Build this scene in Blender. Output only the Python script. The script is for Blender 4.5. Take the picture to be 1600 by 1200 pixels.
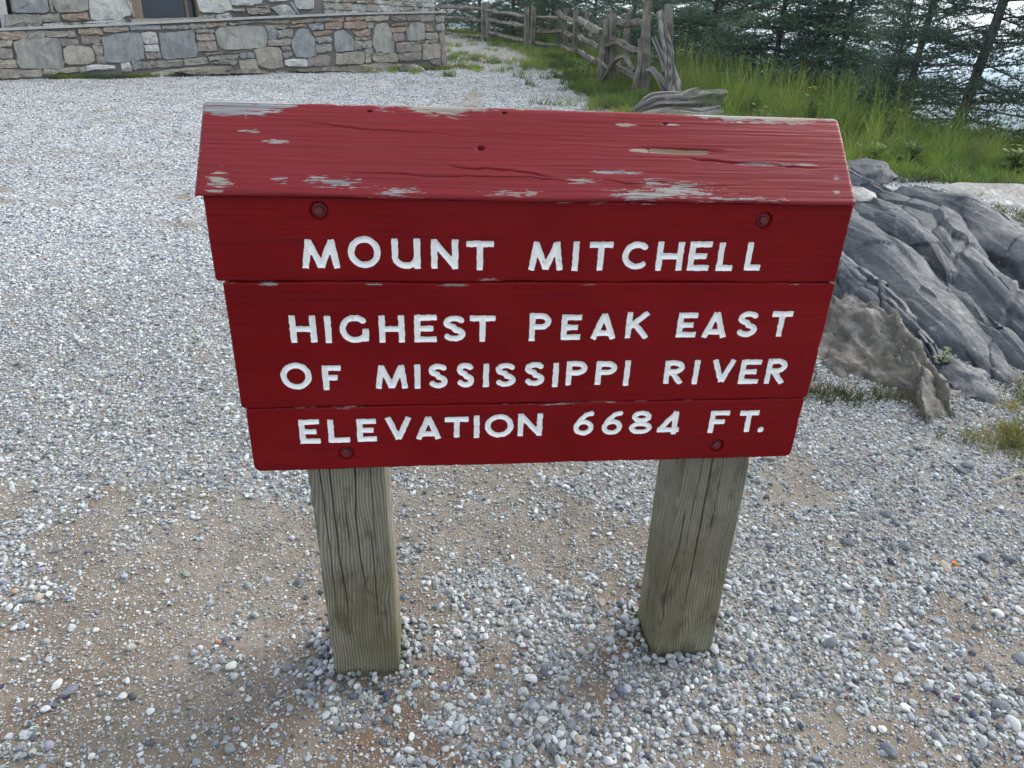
import bpy, math, random
import numpy as np

# ------------------------------------------------------------------ camera, sky, sun, exposure
for o in list(bpy.data.objects):
    bpy.data.objects.remove(o)
scene = bpy.context.scene
COL = scene.collection
rng = np.random.default_rng(7)
random.seed(7)

from mathutils import Matrix, Vector
PITCH, ROLL, CAM_H = 0.4484, 0.0401, 1.3131
cam_data = bpy.data.cameras.new('camera')
cam_data.sensor_width = 36.0
cam_data.lens = 36.0 * 1109.0 / 1600.0
cam_data.clip_start = 0.05
cam_data.clip_end = 20000.0
cam = bpy.data.objects.new('camera', cam_data)
COL.objects.link(cam)
cam.matrix_world = (Matrix.Translation((0, 0, CAM_H))
                    @ Matrix.Rotation(math.pi / 2 - PITCH, 4, 'X')
                    @ Matrix.Rotation(ROLL, 4, 'Z'))
scene.camera = cam

SUN_AZ, SUN_EL = math.radians(56.0), math.radians(36.0)      # azimuth from +Y towards +X
world = bpy.data.worlds.new('World')
scene.world = world
world.use_nodes = True
wn = world.node_tree
sky = wn.nodes.new('ShaderNodeTexSky')
sky.sky_type = 'NISHITA'
sky.sun_disc = False
sky.sun_elevation = SUN_EL
sky.sun_rotation = SUN_AZ
sky.altitude = 2000.0
sky.air_density = 1.0
sky.dust_density = 3.0
sky.ozone_density = 1.0
# thin high overcast: a pale even veil over the clear sky
veil = wn.nodes.new('ShaderNodeMix')
veil.data_type = 'RGBA'
veil.inputs[0].default_value = 0.62
veil.inputs[7].default_value = (8.3, 8.95, 9.6, 1)
wn.links.new(sky.outputs['Color'], veil.inputs[6])
wn.links.new(veil.outputs[2], wn.nodes['Background'].inputs['Color'])
wn.nodes['Background'].inputs['Strength'].default_value = 0.085

sun_data = bpy.data.lights.new('sun', 'SUN')
sun_data.energy = 2.3
sun_data.angle = math.radians(42.0)
sun_data.color = (1.0, 0.97, 0.92)
sun = bpy.data.objects.new('sun', sun_data)
COL.objects.link(sun)
sun.location = (20, 10, 20)
_d = Vector((math.sin(SUN_AZ) * math.cos(SUN_EL), math.cos(SUN_AZ) * math.cos(SUN_EL), math.sin(SUN_EL)))
sun.rotation_euler = _d.to_track_quat('Z', 'Y').to_euler()

scene.view_settings.view_transform = 'Standard'
scene.view_settings.look = 'None'
scene.view_settings.gamma = 1.0
scene.view_settings.use_curve_mapping = False
scene.view_settings.exposure = 1.18

# ------------------------------------------------------------------ numeric helpers
def _hash(ix, iy, iz, seed):
    h = (ix.astype(np.int64) * 374761393 + iy.astype(np.int64) * 668265263 + iz.astype(np.int64) * 2147483647
         + seed * 974711) & 0xFFFFFFFF
    h = ((h ^ (h >> 13)) * 1274126177) & 0xFFFFFFFF
    h = ((h ^ (h >> 16)) * 2246822519) & 0xFFFFFFFF
    return ((h ^ (h >> 15)) & 0xFFFF) / 32767.5 - 1.0

def vnoise(x, y, z=0.0, seed=0):
    x, y, z = np.broadcast_arrays(np.asarray(x, float), np.asarray(y, float), np.asarray(z, float))
    ix, iy, iz = np.floor(x), np.floor(y), np.floor(z)
    fx, fy, fz = x - ix, y - iy, z - iz
    fx, fy, fz = [t * t * t * (t * (t * 6 - 15) + 10) for t in (fx, fy, fz)]
    r = 0
    for dx in (0, 1):
        for dy in (0, 1):
            for dz in (0, 1):
                w = (fx if dx else 1 - fx) * (fy if dy else 1 - fy) * (fz if dz else 1 - fz)
                r = r + w * _hash(ix + dx, iy + dy, iz + dz, seed)
    return r

def fbm(x, y, z=0.0, octaves=4, seed=0, gain=0.5):
    r, a, f = 0, 1.0, 1.0
    for k in range(octaves):
        r = r + a * vnoise(x * f + 17.3 * k, y * f - 9.1 * k, np.asarray(z) * f + 5.7 * k, seed + k)
        a *= gain
        f *= 2.03
    return r

def ridged(x, y, z=0.0, octaves=4, seed=0):
    r, a, f = 0, 1.0, 1.0
    for k in range(octaves):
        r = r + a * (1 - 2 * np.abs(vnoise(x * f + 3.3 * k, y * f + 8.1 * k, np.asarray(z) * f - 2.7 * k, seed + k)))
        a *= 0.5
        f *= 2.1
    return r

def sstep(a, b, x):
    t = np.clip((x - a) / (b - a), 0, 1)
    return t * t * (3 - 2 * t)

def make_mesh(name, verts, faces, mat=None, smooth=True, attrs=None, auto=None):
    """faces: list of arrays, each (n, k)"""
    me = bpy.data.meshes.new(name)
    verts = np.asarray(verts, np.float32).reshape(-1, 3)
    if not isinstance(faces, list):
        faces = [faces]
    faces = [np.asarray(f, np.int32) for f in faces if len(f)]
    loops = np.concatenate([f.ravel() for f in faces])
    sizes = np.concatenate([np.full(len(f), f.shape[1], np.int32) for f in faces])
    starts = np.concatenate([[0], np.cumsum(sizes)[:-1]]).astype(np.int32)
    me.vertices.add(len(verts))
    me.vertices.foreach_set('co', verts.ravel())
    me.loops.add(len(loops))
    me.loops.foreach_set('vertex_index', loops)
    me.polygons.add(len(sizes))
    me.polygons.foreach_set('loop_start', starts)
    me.polygons.foreach_set('loop_total', sizes)
    me.update(calc_edges=True)
    me.polygons.foreach_set('use_smooth', np.full(len(sizes), bool(smooth)))
    for k, v in (attrs or {}).items():
        v = np.asarray(v, np.float32)
        if v.ndim == 1:
            at = me.attributes.new(k, 'FLOAT', 'POINT')
            at.data.foreach_set('value', v)
        else:
            at = me.attributes.new(k, 'FLOAT_COLOR', 'POINT')
            at.data.foreach_set('color', np.concatenate([v, np.ones((len(v), 1), np.float32)], 1).ravel())
    if mat is not None:
        me.materials.append(mat)
    me.validate()
    if auto is not None and smooth:
        me.set_sharp_from_angle(angle=math.radians(auto))
    return me

def link(name, me, parent=None, label=None, cat=None, group=None, kind=None, loc=None, rot=None):
    o = bpy.data.objects.new(name, me)
    COL.objects.link(o)
    if parent is not None:
        o.parent = parent
    if loc is not None:
        o.location = loc
    if rot is not None:
        o.rotation_euler = rot
    for k, v in (('label', label), ('category', cat), ('group', group), ('kind', kind)):
        if v:
            o[k] = v
    return o

def empty(name, loc=(0, 0, 0), rot=(0, 0, 0), **kw):
    o = link(name, None, loc=loc, rot=rot, **kw)
    o.empty_display_size = 0.1
    return o

def grid_faces(nu, nv, flip=False):
    i = np.arange(nu - 1)[:, None] * nv + np.arange(nv - 1)[None, :]
    q = np.stack([i, i + nv, i + nv + 1, i + 1], -1).reshape(-1, 4)
    return q[:, ::-1] if flip else q

# ------------------------------------------------------------------ material helpers
class NT:
    def __init__(self, name):
        self.mat = bpy.data.materials.new(name)
        self.mat.use_nodes = True
        self.t = self.mat.node_tree
        self.b = self.t.nodes['Principled BSDF']
        self.x = 0
    def n(self, typ, ins=None, **props):
        nd = self.t.nodes.new(typ)
        for k, v in props.items():
            setattr(nd, k, v)
        for k, v in (ins or {}).items():
            if isinstance(v, bpy.types.NodeSocket):
                self.t.links.new(v, nd.inputs[k])
            else:
                nd.inputs[k].default_value = v
        return nd
    def coord(self, which='Object', scale=(1, 1, 1), rot=(0, 0, 0)):
        c = self.n('ShaderNodeTexCoord')
        return self.n('ShaderNodeMapping', {'Vector': c.outputs[which], 'Scale': scale, 'Rotation': rot}).outputs[0]
    def geo(self, scale=(1, 1, 1)):
        c = self.n('ShaderNodeNewGeometry')
        return self.n('ShaderNodeMapping', {'Vector': c.outputs['Position'], 'Scale': scale}).outputs[0]
    def noise(self, vec, scale=5.0, detail=4.0, rough=0.55, dist=0.0):
        return self.n('ShaderNodeTexNoise', {'Vector': vec, 'Scale': scale, 'Detail': detail, 'Roughness': rough, 'Distortion': dist}).outputs['Fac']
    def voro(self, vec, scale, feature='F1', out='Distance', rand=1.0):
        nd = self.n('ShaderNodeTexVoronoi', {'Vector': vec, 'Scale': scale, 'Randomness': rand}, feature=feature)
        return nd.outputs[out]
    def ramp(self, fac, stops, interp='LINEAR'):
        nd = self.n('ShaderNodeValToRGB', {'Fac': fac})
        cr = nd.color_ramp
        cr.interpolation = interp
        while len(cr.elements) > 1:
            cr.elements.remove(cr.elements[-1])
        cr.elements[0].position = stops[0][0]
        cr.elements[0].color = self.c4(stops[0][1])
        for p, c in stops[1:]:
            e = cr.elements.new(p)
            e.color = self.c4(c)
        return nd.outputs['Color']
    @staticmethod
    def c4(c):
        if isinstance(c, (int, float)):
            return (c, c, c, 1)
        return (c[0], c[1], c[2], 1)
    def mix(self, fac, a, b, mode='MIX'):
        nd = self.n('ShaderNodeMix', data_type='RGBA', blend_type=mode)
        for k, v in ((0, fac), (6, a), (7, b)):
            if isinstance(v, bpy.types.NodeSocket):
                self.t.links.new(v, nd.inputs[k])
            elif k == 0:
                nd.inputs[0].default_value = v
            else:
                nd.inputs[k].default_value = self.c4(v)
        return nd.outputs[2]
    def math(self, op, a, b=0.0, clamp=False):
        return self.n('ShaderNodeMath', {0: a, 1: b}, operation=op, use_clamp=clamp).outputs[0]
    def mr(self, v, a, b, c=0.0, d=1.0):
        return self.n('ShaderNodeMapRange', {0: v, 1: a, 2: b, 3: c, 4: d}).outputs[0]
    def attr(self, name, typ='GEOMETRY', out='Fac'):
        return self.n('ShaderNodeAttribute', attribute_name=name, attribute_type=typ).outputs[out]
    def bump(self, h, strength=0.5, dist=0.01, normal=None):
        ins = {'Height': h, 'Strength': strength, 'Distance': dist}
        if normal is not None:
            ins['Normal'] = normal
        return self.n('ShaderNodeBump', ins).outputs[0]
    def set(self, **kw):
        for k, v in kw.items():
            k = {'color': 'Base Color', 'rough': 'Roughness', 'normal': 'Normal', 'spec': 'Specular IOR Level'}.get(k, k)
            if isinstance(v, bpy.types.NodeSocket):
                self.t.links.new(v, self.b.inputs[k])
            else:
                self.b.inputs[k].default_value = self.c4(v) if k == 'Base Color' else v
        return self.mat

# ---- painted red boards
def mat_paint(name, grain_z=1.0, glare_fade=0.0):
    m = NT(name)
    st = m.coord('Object', (9.0, 60.0, 420.0 * grain_z))
    st2 = m.coord('Object', (5.0, 120.0, 1100.0 * grain_z))
    grain = m.noise(st, 1.0, 5.0, 0.6, 0.4)
    fine = m.noise(st2, 1.0, 4.0, 0.65, 0.2)
    blot = m.noise(m.coord('Object', (6, 6, 6)), 1.0, 4.0)
    red = m.mix(m.mr(blot, 0.3, 0.7), (0.135, 0.0018, 0.0036), (0.180, 0.0028, 0.0050))
    fade = m.noise(m.coord('Object', (2.4, 2.4, 3.2)), 1.0, 5.0, 0.62, 0.6)
    red = m.mix(m.mr(fade, 0.42, 0.72, 0.0, 0.50), red, (0.225, 0.009, 0.013))
    brush = m.noise(m.coord('Object', (4.0, 30.0, 95.0)), 1.0, 4.0, 0.6)
    red = m.mix(m.mr(brush, 0.50, 0.70, 0.0, 0.50), red, (0.092, 0.003, 0.006))
    scuff = m.noise(m.coord('Object', (120.0, 120.0, 260.0)), 1.0, 3.0, 0.6)
    red = m.mix(m.mr(scuff, 0.72, 0.76, 0.0, 0.55), red, (0.33, 0.10, 0.10))
    red = m.mix(m.math('MULTIPLY', m.mr(fine, 0.55, 0.8), 0.35), red, (0.095, 0.004, 0.006))
    red = m.mix(glare_fade, red, m.mix(m.mr(fade, 0.35, 0.7), (0.235, 0.042, 0.052), (0.180, 0.024, 0.032)))  # cap: sky glare put into the colour as paler pink, with sun fading
    # peeled wood
    peel = m.attr('peel')
    flake = m.noise(m.coord('Object', (26.0, 90.0, 330.0 * grain_z)), 1.0, 7.0, 0.70, 0.5)
    edge = m.math('ADD', peel, m.mr(flake, 0.25, 0.75, -1.25, 1.25))
    mask = m.mr(edge, 0.50, 0.54)
    wood = m.ramp(fine, [(0.30, (0.06, 0.058, 0.06)), (0.48, (0.20, 0.20, 0.205)), (0.70, (0.46, 0.46, 0.47))])
    wood = m.mix(m.mr(m.noise(m.coord('Object', (5, 5, 9)), 1.0, 3.0), 0.45, 0.7), wood, (0.33, 0.27, 0.20), 'MIX')
    tan = m.attr('tan')
    wood = m.mix(tan, wood, m.mix(fine, (0.07, 0.052, 0.030), (0.36, 0.29, 0.19)))
    col = m.mix(mask, red, wood)
    h = m.math('ADD', m.math('MULTIPLY', grain, 0.5), m.math('MULTIPLY', fine, 0.35))
    # thin long checks in the paint
    crk = m.noise(m.coord('Object', (2.2, 20.0, 95.0 * grain_z)), 1.0, 3.0, 0.5, 0.8)
    crk = m.math('ABSOLUTE', m.math('SUBTRACT', crk, 0.5))
    crk = m.mr(crk, 0.0, 0.012, 0.0, 1.0)
    h = m.math('ADD', h, m.math('MULTIPLY', crk, 0.5))
    h = m.math('SUBTRACT', h, m.math('MULTIPLY', mask, 0.6))
    m.set(color=col, rough=m.mix(mask, m.mr(brush, 0.3, 0.75, 0.36, 0.60), 0.85), spec=0.12 + 0.2 * glare_fade,
          normal=m.bump(h, 0.30, 0.0010))
    return m.mat

MAT_PAINT = mat_paint('red_painted_wood')
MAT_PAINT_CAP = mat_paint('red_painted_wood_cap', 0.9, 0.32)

def mat_white_paint():
    m = NT('white_letter_paint')
    c = m.coord('Object', (90, 90, 90))
    a = m.noise(c, 1.0, 4.0)
    b = m.noise(m.coord('Object', (14, 14, 14)), 1.0, 3.0)
    col = m.mix(m.mr(b, 0.35, 0.7), (0.87, 0.87, 0.85), (0.76, 0.77, 0.77))
    col = m.mix(m.mr(m.noise(m.coord('Object', (130, 130, 130)), 1.0, 4.0, 0.65), 0.66, 0.71, 0.0, 0.85), col, (0.30, 0.12, 0.11))
    return m.set(color=col, rough=0.5, normal=m.bump(a, 0.6, 0.0016))
MAT_WHITE = mat_white_paint()

def mat_bolt():
    m = NT('painted_bolt')
    a = m.noise(m.coord('Object', (120, 120, 120)), 1.0, 4.0)
    col = m.mix(m.mr(a, 0.5, 0.75), (0.12, 0.008, 0.011), (0.055, 0.016, 0.014))
    return m.set(color=col, rough=0.42, normal=m.bump(a, 0.4, 0.001))
MAT_BOLT = mat_bolt()

def mat_post():
    m = NT('weathered_treated_timber')
    c = m.coord('Object', (1, 1, 1))
    warp = m.noise(m.coord('Object', (7, 7, 2.6)), 1.0, 3.0, 0.5)
    # growth ring bands running along the post, bent around by a slow warp
    s = m.n('ShaderNodeSeparateXYZ', {0: c})
    r = m.math('ADD', m.math('MULTIPLY', s.outputs[0], 1.0), m.math('MULTIPLY', s.outputs[1], 0.83))
    ph = m.math('ADD', m.math('MULTIPLY', r, 1020.0), m.math('MULTIPLY', warp, 62.0))
    ph = m.math('ADD', ph, m.math('MULTIPLY', s.outputs[2], 8.0))
    ring = m.math('ADD', m.math('MULTIPLY', m.math('SINE', ph), 0.5), 0.5)
    ring = m.math('POWER', ring, 1.6)
    fibre = m.noise(m.coord('Object', (420, 420, 9)), 1.0, 4.0, 0.6)
    blot = m.noise(m.coord('Object', (9, 9, 4)), 1.0, 5.0, 0.6)
    base = m.mix(m.mr(blot, 0.38, 0.62), (0.325, 0.290, 0.225), (0.165, 0.142, 0.102))
    base = m.mix(m.math('MULTIPLY', ring, 0.85), base, (0.060, 0.050, 0.032))
    base = m.mix(m.mr(fibre, 0.40, 0.75, 0.0, 0.22), base, (0.29, 0.28, 0.23))
    grn = m.attr('weather')          # 0 = top (grey green), 1 = foot (brown, algae)
    base = m.mix(m.math('MULTIPLY', m.math('SUBTRACT', 1.0, grn, True), 0.38), base, (0.185, 0.192, 0.158))
    alg = m.mr(m.math('ADD', m.noise(m.coord('Object', (16, 16, 9)), 1.0, 4.0), m.math('MULTIPLY', grn, 0.35)), 0.62, 0.92, 0.0, 0.6)
    base = m.mix(alg, base, (0.115, 0.112, 0.052))
    base = m.mix(m.mr(m.noise(m.coord('Object', (28, 28, 12)), 1.0, 5.0, 0.7), 0.52, 0.68, 0.0, 0.7), base, (0.062, 0.054, 0.036))
    h = m.math('ADD', m.math('MULTIPLY', ring, -0.6), m.math('MULTIPLY', fibre, 0.5))
    return m.set(color=base, rough=0.85, spec=0.25, normal=m.bump(h, 0.7, 0.0016))
MAT_POST = mat_post()

def mat_fence():
    m = NT('silvered_rough_wood')
    f = m.noise(m.coord('Object', (60, 60, 60)), 1.0, 5.0, 0.65)
    b = m.noise(m.coord('Object', (6, 6, 6)), 1.0, 4.0, 0.6)
    col = m.ramp(b, [(0.28, (0.055, 0.047, 0.04)), (0.48, (0.17, 0.145, 0.12)), (0.7, (0.34, 0.31, 0.28))])
    col = m.mix(m.mr(f, 0.45, 0.7, 0.0, 0.6), col, (0.07, 0.06, 0.05))
    str_ = m.attr('streak')
    col = m.mix(m.mr(str_, 0.35, 0.9, 0.0, 0.6), col, (0.27, 0.25, 0.225))
    return m.set(color=col, rough=0.9, spec=0.2, normal=m.bump(m.math('ADD', f, m.math('MULTIPLY', str_, 0.6)), 0.8, 0.01))
MAT_FENCE = mat_fence()

def mat_drift():
    m = NT('bleached_driftwood')
    f = m.noise(m.coord('Object', (50, 50, 50)), 1.0, 5.0, 0.65)
    str_ = m.attr('streak')
    col = m.ramp(str_, [(0.15, (0.050, 0.045, 0.044)), (0.45, (0.13, 0.12, 0.115)), (0.85, (0.30, 0.28, 0.265))])
    col = m.mix(m.mr(f, 0.5, 0.75, 0.0, 0.5), col, (0.10, 0.08, 0.065))
    return m.set(color=col, rough=0.85, spec=0.25, normal=m.bump(m.math('ADD', f, str_), 0.8, 0.012))
MAT_DRIFT = mat_drift()

def mat_rock(name, c0, c1, c2, warm=0.0, vein=0.35):
    m = NT(name)
    g = m.geo((1, 1, 1))
    lay = m.n('ShaderNodeMapping', {'Vector': g, 'Rotation': (0.05, -0.5, 0.08), 'Scale': (17, 1.3, 15)}).outputs[0]
    a = m.noise(lay, 1.0, 6.0, 0.62, 0.6)
    b = m.noise(g, 3.2, 5.0, 0.6)
    f = m.noise(g, 55.0, 5.0, 0.7)
    col = m.ramp(a, [(0.28, c0), (0.5, c1), (0.74, c2)])
    col = m.mix(m.mr(b, 0.42, 0.7, 0.0, 0.55), col, m.mix(warm, (0.085, 0.095, 0.115), (0.21, 0.165, 0.115)))
    pit = m.noise(g, 26.0, 7.0, 0.75)
    col = m.mix(m.mr(pit, 0.48, 0.66, 0.0, 0.7), col, m.mix(warm, (0.040, 0.044, 0.052), (0.075, 0.058, 0.042)))
    col = m.mix(m.mr(f, 0.58, 0.74, 0.0, 0.5), col, (0.26, 0.265, 0.265))
    col = m.mix(m.mr(m.noise(g, 120.0, 2.0), 0.62, 0.72, 0.0, 0.5), col, (0.04, 0.04, 0.045))
    lich = m.mr(m.noise(g, 9.0, 6.0, 0.7), 0.62, 0.70, 0.0, vein)
    col = m.mix(lich, col, (0.50, 0.49, 0.45))
    cr = m.noise(lay, 0.55, 4.0, 0.6, 1.2)
    cr = m.mr(m.math('ABSOLUTE', m.math('SUBTRACT', cr, 0.5)), 0.0, 0.03)
    h = m.math('ADD', m.math('MULTIPLY', a, 0.7), m.math('MULTIPLY', f, 0.3))
    h = m.math('SUBTRACT', h, m.math('MULTIPLY', m.mr(pit, 0.48, 0.7), 0.5))
    h = m.math('ADD', h, m.math('MULTIPLY', cr, 0.16))
    return m.set(color=col, rough=m.mr(b, 0.3, 0.7, 0.5, 0.8), spec=0.45, normal=m.bump(h, 0.7, 0.009))
MAT_ROCK = mat_rock('blue_grey_schist', (0.018, 0.023, 0.031), (0.040, 0.047, 0.058), (0.105, 0.111, 0.118))
MAT_ROCK_WARM = mat_rock('brown_schist', (0.035, 0.030, 0.026), (0.095, 0.082, 0.066), (0.300, 0.280, 0.245), warm=0.55, vein=0.7)
MAT_ROCK_PALE = mat_rock('pale_mica_rock', (0.16, 0.15, 0.14), (0.30, 0.29, 0.275), (0.46, 0.45, 0.44), warm=0.6, vein=0.3)

def mat_ground():
    m = NT('ground_surface')
    g = m.geo((1, 1, 1))
    grav = m.attr('gravel')
    gras = m.attr('grass')
    far = m.attr('far')
    red = m.attr('clay')
    n1 = m.noise(g, 2.1, 5.0, 0.6)
    n2 = m.noise(g, 22.0, 6.0, 0.7)
    n3 = m.noise(g, 210.0, 3.0, 0.6)
    dirt = m.mix(m.mr(n1, 0.35, 0.68), (0.180, 0.147, 0.110), (0.265, 0.230, 0.188))
    dirt = m.mix(m.math('MULTIPLY', red, 0.8), dirt, (0.150, 0.088, 0.053))
    dirt = m.mix(m.mr(n2, 0.36, 0.66, 0.55, 0.0), dirt, (0.092, 0.073, 0.054))
    # small grit in the soil
    vcol = m.voro(g, 230.0, out='Color')
    vd = m.voro(g, 230.0)
    spk = m.n('ShaderNodeSeparateColor', {0: vcol})
    gritm = m.math('MULTIPLY', m.mr(vd, 0.30, 0.42, 1.0, 0.0), m.mr(spk.outputs[0], 0.52, 0.60))
    gritc = m.ramp(spk.outputs[1], [(0.0, (0.12, 0.125, 0.135)), (0.5, (0.36, 0.36, 0.36)), (1.0, (0.66, 0.66, 0.65))])
    dirt = m.mix(m.math('MULTIPLY', gritm, 0.85), dirt, gritc)
    # packed far gravel
    v2 = m.voro(g, 66.0, out='Color')
    v2d = m.voro(g, 66.0)
    s2 = m.n('ShaderNodeSeparateColor', {0: v2})
    gcol = m.ramp(s2.outputs[0], [(0.0, (0.12, 0.13, 0.145)), (0.30, (0.32, 0.33, 0.345)), (0.65, (0.50, 0.51, 0.525)), (1.0, (0.76, 0.77, 0.77))])
    gcol = m.mix(m.mr(v2d, 0.40, 0.62, 0.0, 0.75), gcol, (0.13, 0.125, 0.12))
    base = m.mix(grav, dirt, gcol)
    gr = m.mix(n2, (0.035, 0.060, 0.016), (0.085, 0.110, 0.036))
    base = m.mix(gras, base, gr)
    fo = m.mix(m.noise(g, 0.02, 5.0), (0.020, 0.042, 0.022), (0.045, 0.075, 0.030))
    base = m.mix(far, base, fo)
    h = m.math('ADD', m.math('MULTIPLY', n2, 1.2), m.math('MULTIPLY', n3, 0.35))
    h = m.math('ADD', h, m.math('MULTIPLY', gritm, 0.4))
    h = m.math('SUBTRACT', h, m.math('MULTIPLY', m.math('MULTIPLY', v2d, grav), 1.0))
    return m.set(color=base, rough=0.92, spec=0.25, normal=m.bump(h, 0.8, 0.006))
MAT_GROUND = mat_ground()

def mat_pebble(name, typ):
    m = NT(name)
    col = m.attr('tint', typ, 'Color')
    g = m.coord('Object', (1, 1, 1))
    a = m.noise(g, 2.3, 5.0, 0.65)
    b = m.noise(m.n('ShaderNodeMapping', {'Vector': g, 'Scale': (1, 1, 6), 'Rotation': (0.5, 0.3, 0)}).outputs[0], 1.6, 4.0)
    c = m.mix(m.mr(a, 0.3, 0.7, 0.0, 0.35), col, m.mix(0.5, col, (0.12, 0.12, 0.13)))
    c = m.mix(m.mr(b, 0.55, 0.7, 0.0, 0.35), c, m.mix(0.6, c, (0.85, 0.85, 0.84)))
    return m.set(color=c, rough=0.85, spec=0.2, normal=m.bump(a, 0.4, 0.10))
MAT_PEBBLE = mat_pebble('gravel_stone', 'INSTANCER')
MAT_PEBBLE_ONE = mat_pebble('loose_stone', 'OBJECT')

def mat_leaf(name, typ='INSTANCER', rough=0.6, trans=0.25):
    m = NT(name)
    col = m.attr('tint', typ, 'Color')
    sh = m.attr('along')
    c = m.mix(m.mr(sh, 0.0, 1.0, 0.0, 0.35), col, m.mix(0.5, col, (0.30, 0.30, 0.10)))
    m.set(color=c, rough=rough, spec=0.3)
    tr = m.n('ShaderNodeBsdfTranslucent', {'Color': c})
    mx = m.n('ShaderNodeMixShader', {0: trans, 1: m.b.outputs[0], 2: tr.outputs[0]})
    out = m.t.nodes['Material Output']
    m.t.links.new(mx.outputs[0], out.inputs['Surface'])
    return m.mat
MAT_GRASS = mat_leaf('grass_blade', 'INSTANCER', 0.55, 0.35)
MAT_PLANT = mat_leaf('plant_leaf', 'GEOMETRY', 0.5, 0.3)

def mat_needles(name, a, b):
    m = NT(name)
    v = m.attr('vary')
    c = m.mix(v, a, b)
    oi = m.n('ShaderNodeObjectInfo').outputs['Random']
    c = m.mix(m.math('MULTIPLY', oi, 0.22), c, (0.022, 0.045, 0.034))
    m.set(color=c, rough=0.6, spec=0.3)
    tr = m.n('ShaderNodeBsdfTranslucent', {'Color': c})
    mx = m.n('ShaderNodeMixShader', {0: 0.18, 1: m.b.outputs[0], 2: tr.outputs[0]})
    m.t.links.new(mx.outputs[0], m.t.nodes['Material Output'].inputs['Surface'])
    return m.mat
MAT_NEEDLE = mat_needles('fir_needles', (0.040, 0.085, 0.062), (0.175, 0.260, 0.165))
MAT_NEEDLE_D = mat_needles('dark_fir_needles', (0.024, 0.050, 0.042), (0.080, 0.128, 0.088))

def mat_bark():
    m = NT('fir_bark')
    f = m.noise(m.coord('Object', (40, 40, 12)), 1.0, 5.0, 0.65)
    return m.set(color=m.ramp(f, [(0.3, (0.04, 0.034, 0.03)), (0.7, (0.15, 0.135, 0.12))]), rough=0.95, spec=0.15,
                 normal=m.bump(f, 0.8, 0.01))
MAT_BARK = mat_bark()

def mat_stone(name, c0, c1, streak=0.5):
    m = NT(name)
    g = m.geo((1, 1, 1))
    oi = m.n('ShaderNodeObjectInfo').outputs['Random']
    rot = m.n('ShaderNodeCombineXYZ', {0: m.math('MULTIPLY', oi, 3.0), 1: m.math('MULTIPLY', oi, 7.0), 2: m.math('MULTIPLY', oi, 5.0)}).outputs[0]
    v = m.n('ShaderNodeMapping', {'Vector': g, 'Rotation': rot, 'Scale': (22, 5, 5)}).outputs[0]
    c0, c1 = tuple(t * 1.12 for t in c0), tuple(t * 1.12 for t in c1)
    a = m.noise(v, 1.0, 5.0, 0.6, 0.3)
    b = m.noise(g, 5.0, 5.0, 0.65)
    col = m.mix(m.mr(a, 0.3, 0.7), c0, c1)
    col = m.mix(m.mr(b, 0.45, 0.75, 0.0, 0.45), col, (0.30, 0.25, 0.19))
    col = m.mix(m.math('MULTIPLY', oi, 0.45), col, m.mix(0.5, col, (0.09, 0.085, 0.085)))
    col = m.mix(m.mr(m.noise(g, 40.0, 4.0, 0.7), 0.6, 0.75, 0.0, 0.4), col, (0.5, 0.48, 0.44))
    return m.set(color=col, rough=0.88, spec=0.25, normal=m.bump(m.math('ADD', a, m.math('ADD', b, m.noise(g, 26.0, 6.0, 0.7))), 0.9, 0.022))
STONE = {
    'g': mat_stone('grey_green_stone', (0.22, 0.22, 0.20), (0.36, 0.35, 0.31)),
    'G': mat_stone('large_grey_stone', (0.25, 0.255, 0.24), (0.40, 0.395, 0.36)),
    'b': mat_stone('blue_grey_stone', (0.20, 0.215, 0.23), (0.34, 0.355, 0.36)),
    'w': mat_stone('pale_stone', (0.42, 0.43, 0.42), (0.56, 0.56, 0.53)),
    'r': mat_stone('rust_stone', (0.27, 0.20, 0.155), (0.38, 0.30, 0.245)),
    't': mat_stone('tan_stone', (0.31, 0.28, 0.235), (0.44, 0.40, 0.335)),
    'p': mat_stone('brown_purple_stone', (0.215, 0.185, 0.17), (0.33, 0.29, 0.265)),
}
def mat_mortar():
    m = NT('wall_mortar')
    g = m.geo()
    a = m.noise(g, 30.0, 5.0, 0.65)
    b = m.noise(g, 2.5, 4.0)
    col = m.mix(a, (0.15, 0.14, 0.128), (0.27, 0.255, 0.23))
    col = m.mix(m.mr(b, 0.55, 0.7, 0.0, 0.6), col, (0.14, 0.125, 0.11))
    return m.set(color=col, rough=0.95, spec=0.15, normal=m.bump(a, 0.8, 0.02))
MAT_MORTAR = mat_mortar()
def mat_simple(name, col, rough=0.6, spec=0.4, bump=0.0):
    m = NT(name)
    a = m.noise(m.geo(), 14.0, 5.0, 0.6)
    c = m.mix(m.mr(a, 0.3, 0.7), tuple(x * 0.8 for x in col), tuple(min(1, x * 1.15) for x in col))
    return m.set(color=c, rough=rough, spec=spec, normal=m.bump(a, bump, 0.01))
MAT_COPING = mat_simple('pale_mortar_coping', (0.40, 0.395, 0.375), 0.95, 0.15, 0.8)
MAT_GLASS = mat_simple('dark_window_glass', (0.012, 0.022, 0.04), 0.08, 0.6)
MAT_FRAME = mat_simple('window_frame_wood', (0.22, 0.17, 0.12), 0.7, 0.3, 0.4)
MAT_DOOR = mat_simple('blue_painted_door', (0.03, 0.055, 0.10), 0.5, 0.4, 0.2)

# ------------------------------------------------------------------ terrain
EDGE = np.array([(14, 1.0), (7.5, 6.6), (4.4, 9.6), (3.3, 11.5), (2.7, 14), (2.3, 20), (1, 25), (-4, 28), (-16, 29)], float)

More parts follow.
